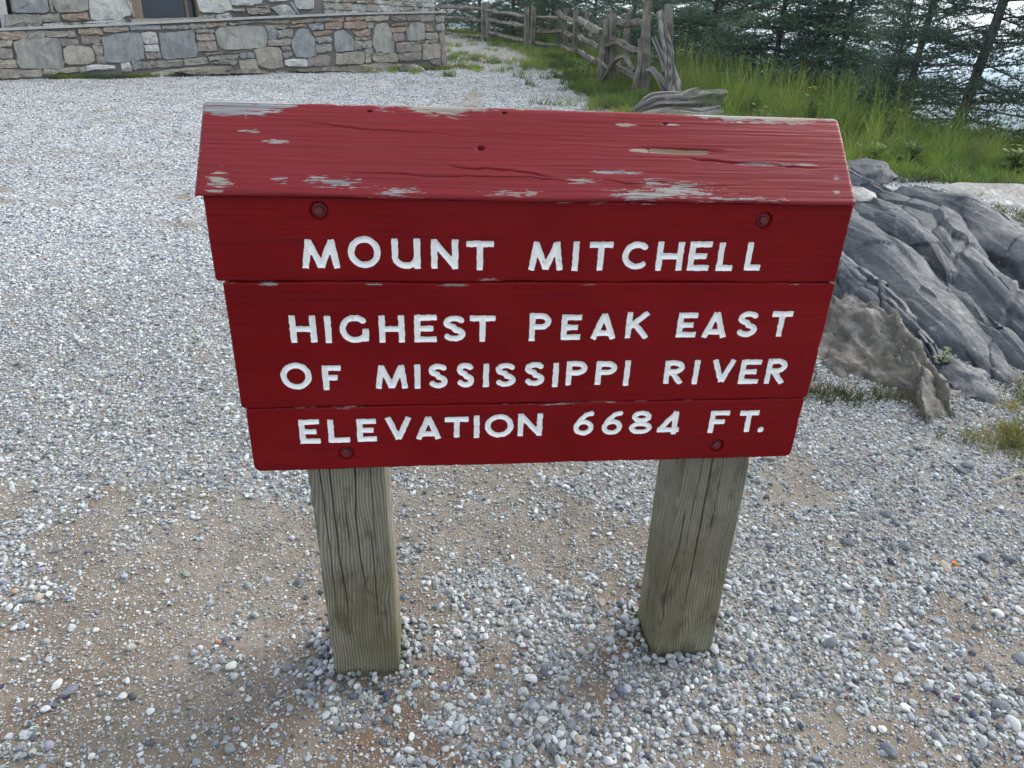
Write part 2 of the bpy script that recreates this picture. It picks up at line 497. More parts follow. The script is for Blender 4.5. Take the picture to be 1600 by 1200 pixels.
def edge_dist(x, y):
    """signed distance past the brink (positive = beyond)"""
    best = np.full(np.shape(x), 1e9)
    sgn = np.zeros(np.shape(x))
    for a, b in zip(EDGE[:-1], EDGE[1:]):
        d = b - a
        t = np.clip(((x - a[0]) * d[0] + (y - a[1]) * d[1]) / (d @ d), 0, 1)
        px, py = a[0] + t * d[0], a[1] + t * d[1]
        dist = np.hypot(x - px, y - py)
        s = -(d[0] * (y - a[1]) - d[1] * (x - a[0]))
        m = dist < best - 1e-9
        best = np.where(m, dist, best)
        sgn = np.where(m, np.sign(s), sgn)
    return best * sgn

def terrain(x, y, detail=True):
    x, y = np.asarray(x, float), np.asarray(y, float)
    yy = np.clip(y, -8, 26)
    base = 0.062 * (yy - 0.6)
    base = np.where(y < 1.4, 0.062 * 0.8 * sstep(0.2, 1.4, y) * 0.5 + 0.0248 * sstep(0.2, 1.4, y), base)
    base = np.where(y < 0.2, -0.02 * np.clip(0.2 - y, 0, 30), base)
    # level pad in front of the sign
    base = base - 0.045 * np.exp(-((y - 1.5) / 0.8) ** 2)
    base = base + 0.16 * np.exp(-((x - 3.0) / 1.0) ** 2 - ((y - 5.2) / 1.2) ** 2)
    base = base + 0.10 * np.exp(-((x - 2.2) / 0.45) ** 2 - ((y - 3.9) / 0.8) ** 2)
    e = edge_dist(x, y)
    ee = np.clip(e + 0.6, 0, None)
    base = base - 0.42 * ee * ee / (ee + 2.2)
    R = np.hypot(x, y - 8)
    far = np.clip(R - 42, 0, None)
    base = base - 0.30 * far * far / (far + 20)
    base = np.maximum(base, -320 + 0 * base)
    mtn = sstep(500, 2200, R)
    base = base + mtn * (190 * fbm(x / 1500, y / 1500, 0.3, 5, 31) + 120)
    if detail:
        k = np.exp(-np.clip(R - 12, 0, None) / 8)
        base = base + k * (0.010 * fbm(x * 1.9, y * 1.9, 0, 3, 3) + 0.0045 * fbm(x * 9, y * 9, 0, 3, 5))
    return base

FENCE_LINE = np.array([(2.3, 9.6), (1.75, 11.3), (1.35, 12.8), (1.1, 18.2), (0.8, 19.8), (0.0, 20), (-1.2, 22.4), (-3, 25)])
def grass_mask(x, y):
    """1 where turf grows"""
    n = fbm(x * 1.3, y * 1.3, 0, 3, 44)
    # lower boundary of the grass: line running from the log back along the fence
    gx = np.interp(y, [3.2, 4.6, 5.6, 6.6, 8.0, 9.2, 10.4, 12, 14, 18, 22, 26], [9.0, 4.4, 3.2, 2.5, 2.0, 1.2, 0.95, 0.75, 0.45, -0.1, -1.2, -3.0])
    g = sstep(-0.15, 0.35, x - gx + 0.22 * n)
    g = np.where(y < 3.2, sstep(1.95, 2.25, x + 0.1 * n) * sstep(1.85, 2.1, y), g)
    return np.clip(g, 0, 1)

def clay_mask(x, y):
    r = np.exp(-((x - 0.00) / 0.40) ** 2 - ((y - 1.03) / 0.14) ** 2)
    r += 0.35 * sstep(2.0, 1.2, y)
    r += 0.9 * np.exp(-((x - 0.26) / 0.10) ** 2 - ((y - 1.33) / 0.12) ** 2)
    r += 0.6 * np.exp(-((x + 0.02) / 0.16) ** 2 - ((y - 1.22) / 0.08) ** 2)
    r += 0.5 * np.exp(-((x + 0.9) / 0.15) ** 2 - ((y - 1.0) / 0.1) ** 2)
    return np.clip(r * (0.7 + 0.6 * fbm(x * 8, y * 8, 0, 3, 71)), 0, 1)

def gravel_cover(x, y):
    """probability of loose stone cover, 0 bare soil .. 1 full"""
    n = fbm(x * 3.0, y * 3.0, 0, 3, 12) * 0.70 + fbm(x * 9.5, y * 9.5, 0, 3, 15) * 0.66
    near = sstep(1.15, 2.9, y + 0.25 * np.abs(x))
    bias = -0.14 + 0.84 * near
    bias = bias + 0.30 * sstep(0.6, 1.3, x) * sstep(1.0, 1.5, y)
    bias = bias + 0.35 * sstep(-0.8, -1.5, x) * sstep(1.5, 1.9, y)
    for cx, cy, sx, sy, w in ((-0.43, 1.20, 0.10, 0.14, 1.0), (-0.20, 1.05, 0.22, 0.05, 0.55), (0.13, 1.12, 0.07, 0.14, 0.9),
                              (0.31, 1.32, 0.07, 0.09, 0.9), (0.42, 1.16, 0.14, 0.07, 1.0), (-0.10, 1.43, 0.20, 0.07, 0.8),
                              (0.10, 1.36, 0.14, 0.06, 0.6), (-0.34, 1.10, 0.15, 0.06, 0.7), (0.32, 1.02, 0.2, 0.05, 0.6),
                              (0.55, 1.18, 0.12, 0.10, 0.5), (0.9, 1.5, 0.3, 0.2, 0.3), (-0.9, 1.75, 0.4, 0.2, 0.3)):
        bias = bias + w * np.exp(-((x - cx) / sx) ** 2 - ((y - cy) / sy) ** 2)
    bias = bias - 0.55 * np.exp(-((x + 0.02) / 0.17) ** 2 - ((y - 1.20) / 0.07) ** 2)
    bias = bias - 0.45 * np.exp(-((x - 0.02) / 0.25) ** 2 - ((y - 1.66) / 0.10) ** 2)
    p = np.clip((n + bias) * 1.3 + 0.32, 0.06, 1)
    p = p * (1 - 0.55 * sstep(12.5, 15.5, y))
    return p * (1 - grass_mask(x, y) * 0.93)

def axis(lo, hi, step, growth, far_lo, far_hi):
    core = np.arange(lo, hi + 1e-6, step)
    up = [core[-1]]
    s = step
    while up[-1] < far_hi:
        s *= growth
        up.append(up[-1] + s)
    dn = [core[0]]
    s = step
    while dn[-1] > far_lo:
        s *= growth
        dn.append(dn[-1] - s)
    return np.concatenate([dn[:0:-1], core, up[1:]])

gx = axis(-2.3, 3.0, 0.024, 1.06, -7000, 7000)
gy = axis(0.55, 4.3, 0.024, 1.055, -3000, 9000)
GX, GY = np.meshgrid(gx, gy, indexing='ij')
GZ = terrain(GX, GY)
RR = np.hypot(GX, GY - 8)
cov = gravel_cover(GX, GY)
a_grav = np.clip(cov * np.maximum(sstep(2.6, 4.2, GY), 0.25 * sstep(0.55, 0.95, cov)), 0, 1)
a_grass = np.maximum(grass_mask(GX, GY) * sstep(4.0, 5.0, GY), sstep(-1.2, 0.3, edge_dist(GX, GY)))
a_far = sstep(16, 60, RR)
ground = link('ground', make_mesh('ground', np.stack([GX, GY, GZ], -1), grid_faces(len(gx), len(gy)), MAT_GROUND,
              attrs={'gravel': a_grav.ravel(), 'grass': a_grass.ravel(), 'far': a_far.ravel(), 'clay': clay_mask(GX, GY).ravel()}),
              kind='structure')

# ------------------------------------------------------------------ instancing of uncountable stuff
def proto_collection(name, meshes):
    c = bpy.data.collections.new(name)
    for i, me in enumerate(meshes):
        o = bpy.data.objects.new('%s_%02d' % (name, i), me)
        c.objects.link(o)
    return c

def scatter(name, pts, rot, scl, tint, idx, coll, label, cat):
    me = bpy.data.meshes.new(name)
    n = len(pts)
    me.vertices.add(n)
    me.vertices.foreach_set('co', np.asarray(pts, np.float32).ravel())
    for k, v in (('rot', rot), ('scl', scl)):
        at = me.attributes.new(k, 'FLOAT_VECTOR', 'POINT')
        at.data.foreach_set('vector', np.asarray(v, np.float32).ravel())
    at = me.attributes.new('idx', 'INT', 'POINT')
    at.data.foreach_set('value', np.asarray(idx, np.int32))
    at = me.attributes.new('tint', 'FLOAT_COLOR', 'POINT')
    at.data.foreach_set('color', np.concatenate([tint, np.ones((n, 1))], 1).astype(np.float32).ravel())
    o = link(name, me, label=label, cat=cat, kind='stuff')
    ng = bpy.data.node_groups.new(name + '_scatter', 'GeometryNodeTree')
    ng.interface.new_socket('Geometry', in_out='INPUT', socket_type='NodeSocketGeometry')
    ng.interface.new_socket('Geometry', in_out='OUTPUT', socket_type='NodeSocketGeometry')
    N = ng.nodes.new
    gi, go = N('NodeGroupInput'), N('NodeGroupOutput')
    ci = N('GeometryNodeCollectionInfo')
    ci.inputs['Collection'].default_value = coll
    ci.inputs['Separate Children'].default_value = True
    ci.inputs['Reset Children'].default_value = True
    iop = N('GeometryNodeInstanceOnPoints')
    iop.inputs['Pick Instance'].default_value = True
    def named(nm, typ):
        a = N('GeometryNodeInputNamedAttribute')
        a.data_type = typ
        a.inputs['Name'].default_value = nm
        return a.outputs['Attribute']
    L = ng.links.new
    L(gi.outputs[0], iop.inputs['Points'])
    L(ci.outputs[0], iop.inputs['Instance'])
    L(named('idx', 'INT'), iop.inputs['Instance Index'])
    e2r = N('FunctionNodeEulerToRotation')
    L(named('rot', 'FLOAT_VECTOR'), e2r.inputs[0])
    L(e2r.outputs[0], iop.inputs['Rotation'])
    L(named('scl', 'FLOAT_VECTOR'), iop.inputs['Scale'])
    L(iop.outputs[0], go.inputs[0])
    md = o.modifiers.new('scatter', 'NODES')
    md.node_group = ng
    return o

def ico(sub):
    import bmesh
    bm = bmesh.new()
    bmesh.ops.create_icosphere(bm, subdivisions=sub, radius=1.0)
    v = np.array([p.co[:] for p in bm.verts])
    f = np.array([[q.index for q in p.verts] for p in bm.faces])
    bm.free()
    return v, f
ICO = {s: ico(s) for s in (1, 2, 3, 4)}

def pebble_mesh(name, sub, seed, mat, planes=13, sharp=20.0):
    r = np.random.default_rng(seed)
    v, f = ICO[sub]
    n = r.normal(size=(planes, 3))
    n /= np.linalg.norm(n, axis=1)[:, None]
    d = r.uniform(0.62, 1.0, planes)
    q = np.clip(v @ n.T, 0.02, None) / d          # 1/r per plane
    inv = (np.sum(q ** sharp, 1) + 1.0 ** sharp * 0.5) ** (1 / sharp)
    p = v / inv[:, None]
    p *= (1 + 0.04 * fbm(p[:, 0] * 2.5 + seed, p[:, 1] * 2.5, p[:, 2] * 2.5, 2, seed))[:, None]
    p /= np.abs(p).max()
    return make_mesh(name, p, f, mat, smooth=True, auto=38)

PEB_HI = proto_collection('pebble_shape', [pebble_mesh('pebble_shape', 3, 100 + i, MAT_PEBBLE) for i in range(10)])
PEB_LO = proto_collection('grit_shape', [pebble_mesh('grit_shape', 2 if i < 4 else 1, 200 + i, MAT_PEBBLE, 8) for i in range(8)])

PALETTE = np.array([(0.70, 0.70, 0.68), (0.61, 0.615, 0.61), (0.49, 0.50, 0.515), (0.37, 0.385, 0.41), (0.25, 0.265, 0.295),
                    (0.125, 0.135, 0.155), (0.47, 0.44, 0.39), (0.37, 0.31, 0.25), (0.42, 0.24, 0.13)])
PAL_P = np.array([0.20, 0.21, 0.20, 0.155, 0.10, 0.052, 0.055, 0.022, 0.006])
PAL_P = PAL_P / PAL_P.sum()

def pebble_tints(n, r):
    c = PALETTE[r.choice(len(PALETTE), n, p=PAL_P)]
    c = c * np.array([0.965, 1.0, 1.018])
    return np.clip(c * r.uniform(0.52, 1.04, (n, 1)) + r.normal(0, 0.012, (n, 3)), 0.02, 0.85)

def in_view(x, y, m=0.12):
    w = np.where(y < 4, 0.95 * y + 0.35, 0.83 * y + 0.8)
    return (np.abs(x) < w + m)

def on_post(x, y):
    u = x * math.cos(0.127) + (y - 1.147) * math.sin(0.127)
    w = -x * math.sin(0.127) + (y - 1.147) * math.cos(0.127)
    return (w > 0.042) & (w < 0.182) & (((u > -0.372) & (u < -0.226)) | ((u > 0.362) & (u < 0.510)))

def gravel_layer(n, xr, yr, smin, smax, power, r, pexp=1.0, pmin=0.0):
    x = r.uniform(*xr, n)
    y = r.uniform(*yr, n)
    p = np.maximum(gravel_cover(x, y) ** pexp, pmin * (1 - grass_mask(x, y)))
    k = in_view(x, y) & (r.uniform(size=n) < p) & ~on_post(x, y)
    x, y = x[k], y[k]
    m = len(x)
    s = smin + (smax - smin) * r.uniform(size=m) ** power
    scl = s[:, None] * np.stack([r.uniform(0.75, 1.25, m), r.uniform(0.62, 1.0, m), r.uniform(0.42, 0.8, m)], 1) * 0.5
    z = terrain(x, y) + scl[:, 2] * r.uniform(-0.1, 0.75, m)
    rot = np.stack([r.normal(0, 0.35, m), r.normal(0, 0.35, m), r.uniform(0, 6.28, m)], 1)
    return np.stack([x, y, z], 1), rot, scl

gr = np.random.default_rng(21)
lay = [gravel_layer(380000, (-2.9, 3.2), (0.7, 3.6), 0.003, 0.0095, 1.5, gr, 0.6, 0.62)]
P, Rr, S = [np.concatenate(t) for t in zip(*lay)]
scatter('fine_gravel', P, Rr, S, pebble_tints(len(P), gr), gr.integers(0, 8, len(P)), PEB_LO,
        'fine pale grit lying between the larger gravel stones', 'gravel')
lay = [gravel_layer(150000, (-3.6, 3.6), (0.7, 4.4), 0.008, 0.0175, 1.8, gr, 1.1, 0.13),
       gravel_layer(3200, (-1.4, 1.5), (0.8, 1.55), 0.014, 0.027, 1.6, gr, 1.1, 0.05),
       gravel_layer(14000, (-3.6, 3.6), (0.7, 4.4), 0.017, 0.027, 2.4, gr, 1.2, 0.08),
       gravel_layer(170000, (-9, 4.5), (4.1, 14.5), 0.011, 0.024, 1.6, gr, 1.0),
       gravel_layer(16000, (-4, 2), (12.0, 24), 0.012, 0.03, 1.2, gr, 1.0)]
def base_pile(cu, n, r):
    # stones heaped against the foot of a post
    a = r.uniform(0, 6.283, n)
    d = r.exponential(0.035, n) + 0.004
    u = np.clip(0.30 * np.cos(a), -1, 1)
    hw_, hd_ = 0.072, 0.070
    ca, sa = np.cos(a), np.sin(a)
    k = 1 / np.maximum(np.abs(ca) / hw_, np.abs(sa) / hd_)
    lu, lw = cu + ca * (k + d), 0.1125 + sa * (k + d)
    x = lu * math.cos(0.127) - lw * math.sin(0.127)
    y = 1.1536 + lu * math.sin(0.127) + lw * math.cos(0.127)
    keep = r.uniform(size=n) < np.where(sa < -0.5, 0.30, np.where(ca < 0.2, 1.0, 0.5))
    x, y, d = x[keep], y[keep], d[keep]
    m = len(x)
    s = r.uniform(0.008, 0.024, m)
    scl = s[:, None] * np.stack([r.uniform(0.75, 1.25, m), r.uniform(0.62, 1.0, m), r.uniform(0.5, 0.85, m)], 1) * 0.5
    z = terrain(x, y) + scl[:, 2] * 0.4 + 0.018 * np.exp(-d / 0.035) * r.uniform(0.2, 1.0, m)
    return np.stack([x, y, z], 1), np.stack([r.normal(0, 0.5, m), r.normal(0, 0.5, m), r.uniform(0, 6.28, m)], 1), scl
lay += [base_pile(-0.298, 480, gr), base_pile(0.438, 480, gr)]
P, Rr, S = [np.concatenate(t) for t in zip(*lay)]
tn = pebble_tints(len(P), gr)
tn = np.clip(tn * (1 + 0.16 * sstep(1.9, 3.2, P[:, 1]) + 0.16 * fbm(P[:, 0] * 0.55, P[:, 1] * 0.55, 0, 3, 66))[:, None], 0.02, 0.85)
scatter('gravel', P, Rr, S, tn, gr.integers(0, 10, len(P)), PEB_HI,
        'loose white and blue grey gravel covering the summit path', 'gravel')
print('gravel', len(P))

# ------------------------------------------------------------------ the sign
SIGN_YAW, SIGN_LEAN = 0.127, 0.0111
sign = empty('summit_sign', (0.0, 1.1469 + 0.0067, 0.0), (SIGN_LEAN, 0, SIGN_YAW),
             label='weathered dark red wooden summit sign with carved white lettering on two timber posts', cat='sign')

def seg_box(px, pz, a, b, hw, rnd=0.0012):
    a, b = np.asarray(a, float), np.asarray(b, float)
    d = b - a
    L = np.hypot(*d)
    d = d / L
    c = (a + b) / 2
    u = (px - c[0]) * d[0] + (pz - c[1]) * d[1]
    w = -(px - c[0]) * d[1] + (pz - c[1]) * d[0]
    qx, qz = np.abs(u) - (L / 2 - rnd), np.abs(w) - (hw - rnd)
    return np.hypot(np.maximum(qx, 0), np.maximum(qz, 0)) + np.minimum(np.maximum(qx, qz), 0) - rnd

def seg_line(px, pz, pts, hw):
    best = np.full(px.shape, 1e9)
    pts = np.asarray(pts, float)
    for a, b in zip(pts[:-1], pts[1:]):
        d = b - a
        t = np.clip(((px - a[0]) * d[0] + (pz - a[1]) * d[1]) / (d @ d + 1e-18), 0, 1)
        best = np.minimum(best, np.hypot(px - a[0] - t * d[0], pz - a[1] - t * d[1]))
    return best - hw

def arc(cx, cz, rx, rz, a0, a1, n=26):
    t = np.radians(np.linspace(a0, a1, n))
    return np.stack([cx + rx * np.cos(t), cz + rz * np.sin(t)], 1)

def glyph(ch, W, H, hw):
    l, r, b, t, cx, cz = hw, W - hw, hw, H - hw, W / 2, H / 2
    if ch == 'E': return [((l, 0), (l, H)), ((0, t), (W, t)), ((0, cz), (W * 0.84, cz)), ((0, b), (W, b))], []
    if ch == 'F': return [((l, 0), (l, H)), ((0, t), (W, t)), ((0, cz), (W * 0.80, cz))], []
    if ch == 'L': return [((l, 0), (l, H)), ((0, b), (W, b))], []
    if ch == 'I': return [((cx, 0), (cx, H))], []
    if ch == 'T': return [((0, t), (W, t)), ((cx, 0), (cx, H))], []
    if ch == 'H': return [((l, 0), (l, H)), ((r, 0), (r, H)), ((l, cz), (r, cz))], []
    if ch == 'M': return [((hw, 0), (W * 0.21, H)), ((W * 0.20, H * 0.97), (cx, H * 0.05)), ((cx, H * 0.05), (W * 0.80, H * 0.97)), ((W * 0.79, H), (r, 0))], [[(cx, H * 0.13), (cx, H * 0.14)]]
    if ch == 'N': return [((l, 0), (l, H)), ((l * 0.8, H * 0.95), (r + hw * 0.2, H * 0.05)), ((r, 0), (r, H))], []
    if ch == 'V': return [((hw, H), (cx, hw * 0.3)), ((cx, hw * 0.3), (W - hw, H))], []
    if ch == 'A': return [((hw * 0.9, 0), (cx, H)), ((cx, H), (W - hw * 0.9, 0)), ((W * 0.22, H * 0.24), (W * 0.78, H * 0.24))], []
    if ch == 'K': return [((l, 0), (l, H)), ((l, H * 0.40), (W - hw, H)), ((W * 0.36, H * 0.55), (W - hw * 0.7, 0))], []
    if ch == 'O': return [], [arc(cx, cz, cx - hw, cz - hw, 0, 360, 44)]
    if ch == 'C': return [], [arc(cx * 1.08, cz, cx * 1.08 - hw, cz - hw, 52, 308, 36)]
    if ch == 'G': return [((r, H * 0.04), (r, H * 0.50))], [arc(cx * 1.05, cz, cx * 1.05 - hw, cz - hw, 48, 318, 38)]
    if ch == 'U': return [((l, H * 0.36), (l, H)), ((r, 0), (r, H))], [arc(cx, H * 0.40, cx - hw, H * 0.40 - hw, 180, 360, 24)]
    if ch == 'S':
        up = arc(cx, H * 0.73, cx - hw, H * 0.27 - hw, 35, 262, 22)
        dn = arc(cx, H * 0.28, cx - hw, H * 0.28 - hw, 82, -150, 24)
        return [], [np.concatenate([up, dn])]
    if ch in 'PR':
        bz, rz = H * 0.705, H * 0.295 - hw * 0.9
        bowl = np.concatenate([[(l, t)], [(cx, t)], arc(cx, bz, r - cx, t - bz, 90, -90, 18), [(l, 2 * bz - t)]])
        s = [((l, 0), (l, H))]
        if ch == 'R': s.append(((W * 0.42, H * 0.46), (W - hw * 0.75, 0)))
        return s, [bowl]
    if ch == '6': return [], [arc(cx, H * 0.33, cx - hw, H * 0.33 - hw, 0, 360, 30), np.array([(W * 0.86, H - hw * 0.9), (W * 0.58, H * 0.86), (W * 0.32, H * 0.66), (l * 1.02, H * 0.38)])]
    if ch == '8': return [], [arc(cx, H * 0.27, cx - hw, H * 0.27 - hw, 0, 360, 28), arc(cx, H * 0.745, cx * 0.84 - hw, H * 0.255 - hw, 0, 360, 26)]
    if ch == '4': return [((0, H * 0.20), (W, H * 0.20)), ((W * 0.78, 0), (W * 0.78, H)), ((W * 0.80, H * 0.98), (W * 0.10, H * 0.20))], []
    if ch == '.': return [], [[(cx, cz), (cx + 1e-5, cz)]]

TEXT = {
1: 'M,-347,-287,975,1022 O,-274,-222,976,1028 U,-205,-159,975,1025 N,-142,-98,975,1024 T,-85,-40,973,1022 M,18,76,973,1021 I,90,103,972,1022 T,119,159,973,1022 C,176,222,975,1023 H,235,281,973,1023 E,291,329,973,1024 L,342,371,973,1023 L,392,421,974,1023',
2: 'H,-377,-334,846,895 I,-321,-309,845,894 G,-296,-248,845,895 H,-231,-188,845,894 E,-172,-134,845,895 S,-123,-85,846,893 T,-78,-34,845,893 P,25,63,845,897 E,81,116,847,894 A,134,179,848,895 K,196,239,849,898 E,289,325,850,897 A,336,382,849,897 S,400,438,850,899 T,462,501,850,899 O,-401,-349,758,809 F,-331,-299,756,803 M,-242,-185,757,802 I,-174,-163,756,803 S,-149,-116,756,804 S,-100,-69,757,805 I,-54,-42,757,803 S,-31,5,757,804 S,21,57,758,805 I,71,83,755,803 P,96,134,758,806 P,150,189,758,805 I,202,214,755,806 R,278,315,758,805 I,332,344,756,805 V,366,412,759,805 E,422,461,755,805 R,473,512,755,806',
3: 'E,-380,-344,648,698 L,-330,-292,649,697 E,-279,-244,650,697 V,-229,-181,652,699 A,-174,-128,652,698 T,-121,-78,654,697 I,-69,-57,652,699 O,-48,5,652,701 N,13,59,654,701 6,118,156,652,703 6,172,211,652,702 8,225,269,652,702 4,280,323,650,699 F,381,419,651,699 T,439,478,651,698 .,480,495,649,662'}
HW = 0.0052

def letter_sdf(ch, x0, x1, z0, z1, X, Z):
    W, H = x1 - x0, z1 - z0
    hw = HW if ch not in '68' else HW * 0.92
    if ch == '.': hw = 0.0062
    px = X - x0 + 0.0006 * vnoise(X * 170, Z * 170, 3, 8)
    pz = Z - z0 + 0.0006 * vnoise(X * 170, Z * 170, 9, 9)
    s = np.full(np.shape(X), 1e3)
    straight, curves = glyph(ch, W, H, hw)
    for a, b in straight:
        s = np.minimum(s, seg_box(px, pz, a, b, hw))
    for c in curves:
        s = np.minimum(s, seg_line(px, pz, c, hw))
    return s

def groove(s):
    """carved depth inside a letter, s = signed distance"""
    q = np.clip(-s / HW, 0, 1)
    return 0.0034 * q ** 0.8

BOLTS = {1: [(-0.314, 1.067), (0.412, 1.060)], 3: [(-0.301, 0.625), (0.405, 0.621)]}

def board(idx, x0, x1, z0, z1, thick=0.045, step=0.0016, peels=()):
    nx, nz = int((x1 - x0) / step) + 1, int((z1 - z0) / step) + 1
    xs, zs = np.linspace(x0, x1, nx), np.linspace(z0, z1, nz)
    X, Z = np.meshgrid(xs, zs, indexing='ij')
    dep = 0.00020 * fbm(X * 9, Z * 300, idx * 3.1, 3, 60 + idx) + 0.0008 * fbm(X * 2.2, Z * 14, idx, 2, 64)
    letters = []
    for it in TEXT[idx].split():
        ch, a, b, c, d = it.split(',')
        a, b, c, d = [float(t) / 1000 for t in (a, b, c, d)]
        letters.append((ch, a, b, c, d))
        i0, i1 = np.searchsorted(xs, [a - 0.006, b + 0.006])
        k0, k1 = np.searchsorted(zs, [c - 0.006, d + 0.006])
        sx, sz = X[i0:i1, k0:k1], Z[i0:i1, k0:k1]
        s = letter_sdf(ch, a, b, c, d, sx, sz)
        dep[i0:i1, k0:k1] = np.maximum(dep[i0:i1, k0:k1], np.where(s < 0.0007, groove(s - 0.0007) + 0.0012, -1))
    for bx, bz in BOLTS.get(idx, []):
        q = np.hypot(X - bx, Z - bz)
        dep = np.maximum(dep, 0.0075 * sstep(0.0150, 0.0128, q) - 0.0005)
    # worn rounded arrises, a few nicks
    ez = np.minimum(X - x0, x1 - X)
    ev = np.minimum(Z - z0, z1 - Z)
    nick = 0.5 + 0.9 * np.clip(fbm(X * 28, Z * 28, idx * 7.7, 3, 90), 0, 1)
    for e, rad in ((ez, 0.006), (ev, 0.0045)):
        q = np.clip(1 - e / (rad * nick), 0, 1)
        dep = dep + rad * nick * 0.6 * (1 - np.sqrt(np.clip(1 - q * q, 0, 1)))
    peel = np.zeros_like(X) - 0.95
    peel = np.maximum(peel, -0.05 - ev / 0.006 + 0.30 * fbm(X * 6, Z * 6, idx, 2, 33))
    peel = np.maximum(peel, -0.02 - ez / 0.005 + 0.25 * fbm(X * 9, Z * 9, idx, 2, 37))
    for cx, cz, rx, rz, a in peels:
        peel = np.maximum(peel, 0.62 * a * (1.2 - np.hypot((X - cx) / rx, (Z - cz) / rz) ** 2))
    # round the four corners a little
    cr = 0.012
    XX, ZZ = X.copy(), Z.copy()
    for sx in (0, 1):
        for sz in (0, 1):
            if idx != 3 or sz == 1:
                rad = 0.004
            else:
                rad = cr
            cxx = x0 + rad if sx == 0 else x1 - rad
            czz = z0 + rad if sz == 0 else z1 - rad
            m = ((X < cxx) if sx == 0 else (X > cxx)) & ((Z < czz) if sz == 0 else (Z > czz))
            dx, dz = X - cxx, Z - czz
            mx = np.maximum(np.abs(dx), np.abs(dz)) + 1e-12
            k = mx / (np.hypot(dx, dz) + 1e-12)
            XX = np.where(m, cxx + dx * k, XX)
            ZZ = np.where(m, czz + dz * k, ZZ)
    # edges wander very slightly
    ZZ = ZZ + 0.0010 * vnoise(X * 7, idx * 5.0, 0, 51) * np.exp(-ev / 0.02)
    V = np.stack([XX, dep, ZZ], -1)
    idg = np.arange(nx * nz).reshape(nx, nz)
    rim = np.concatenate([idg[:, 0], idg[-1, 1:], idg[-2::-1, -1], idg[0, -2:0:-1]])
    back = V.reshape(-1, 3)[rim].copy()
    back[:, 1] = thick
    verts = np.concatenate([V.reshape(-1, 3), back])
    nb = nx * nz + np.arange(len(rim))
    side = np.stack([rim, np.roll(rim, -1), np.roll(nb, -1), nb], 1)[:, ::-1]
    fc = nb[None, :]
    pl = np.concatenate([peel.ravel(), np.full(len(rim), -0.2)])
    me = make_mesh('board', verts, [grid_faces(nx, nz), side, fc], MAT_PAINT, smooth=True, auto=50,
                   attrs={'peel': pl, 'tan': np.zeros(len(verts))})
    o = link('board', me, sign)
    for ch, a, b, c, d in letters:
        letter(o, ch, a, b, c, d)
    for bx, bz in BOLTS.get(idx, []):
        bolt(o, bx, bz)
    return o

def letter(parent, ch, a, b, c, d, step=0.0011):
    m = 0.0016
    xs, zs = np.arange(a - m, b + m, step), np.arange(c - m, d + m, step)
    X, Z = np.meshgrid(xs, zs, indexing='ij')
    s = letter_sdf(ch, a, b, c, d, X, Z)
    g0, g1 = np.gradient(s, step)
    gl = np.hypot(g0, g1) + 1e-9
    out = s > 0
    near = s < 1.5 * step
    XX = np.where(out & near, X - g0 / gl * s, X)
    ZZ = np.where(out & near, Z - g1 / gl * s, Z)
    ss = np.where(out, 0, s)
    dep = groove(ss) + 0.0002 + 0.00035 * fbm(X * 120, Z * 120, 0, 2, 77)
    nx, nz = X.shape
    f = grid_faces(nx, nz)
    sf = s.ravel()
    ins = (sf < 0)[f]
    ok = ins.any(1) & (near.ravel()[f]).all(1)
    f = f[ok]
    used, inv = np.unique(f.ravel(), return_inverse=True)
    V = np.stack([XX, dep, ZZ], -1).reshape(-1, 3)[used]
    link('letter', make_mesh('letter', V, inv.reshape(-1, 4), MAT_WHITE, smooth=True), parent)

def bolt(parent, bx, bz):
    # hexagonal head, washer below it
    n = 6
    V, F = [], []
    a0 = random.uniform(0, 1)
    rings = [(0.0078, 0.0085), (0.0080, 0.0006), (0.0066, -0.0012)]
    for r_, y in rings:
        for k in range(n):
            t = a0 + k * 2 * math.pi / n
            V.append((bx + r_ * math.cos(t), y, bz + r_ * math.sin(t)))
    for j in range(2):
        for k in range(n):
            F.append((j * n + k, j * n + (k + 1) % n, (j + 1) * n + (k + 1) % n, (j + 1) * n + k))
    o = link('bolt', make_mesh('bolt', V, [np.array(F)[:, ::1], np.arange(2 * n, 3 * n)[None, :]], MAT_BOLT, smooth=False), parent)
    n = 24
    V, F = [], []
    for r_, y in ((0.0112, 0.0074), (0.0108, 0.0056), (0.0, 0.0054)):
        for k in range(n):
            t = k * 2 * math.pi / n
            V.append((bx + r_ * math.cos(t), y, bz + r_ * math.sin(t)))
    for j in range(2):
        for k in range(n):
            F.append((j * n + k, j * n + (k + 1) % n, (j + 1) * n + (k + 1) % n, (j + 1) * n + k))
    link('bolt_washer', make_mesh('bolt_washer', V, np.array(F), MAT_BOLT, smooth=False), parent)

board(1, -0.484, 0.5655, 0.9535, 1.0885, peels=[(-0.05, 0.955, 0.03, 0.003, 0.6), (0.12, 1.087, 0.10, 0.004, 0.5)])
board(2, -0.4735, 0.5670, 0.7235, 0.9515, peels=[(-0.40, 0.948, 0.02, 0.003, 0.9), (-0.11, 0.947, 0.03, 0.0035, 1.0), (0.13, 0.947, 0.02, 0.0025, 0.9), (0.50, 0.948, 0.02, 0.002, 0.8), (-0.23, 0.948, 0.02, 0.002, 0.8)])
board(3, -0.4670, 0.5625, 0.5925, 0.7215, peels=[(-0.3, 0.7195, 0.015, 0.002, 0.8), (0.08, 0.719, 0.05, 0.002, 0.7)])

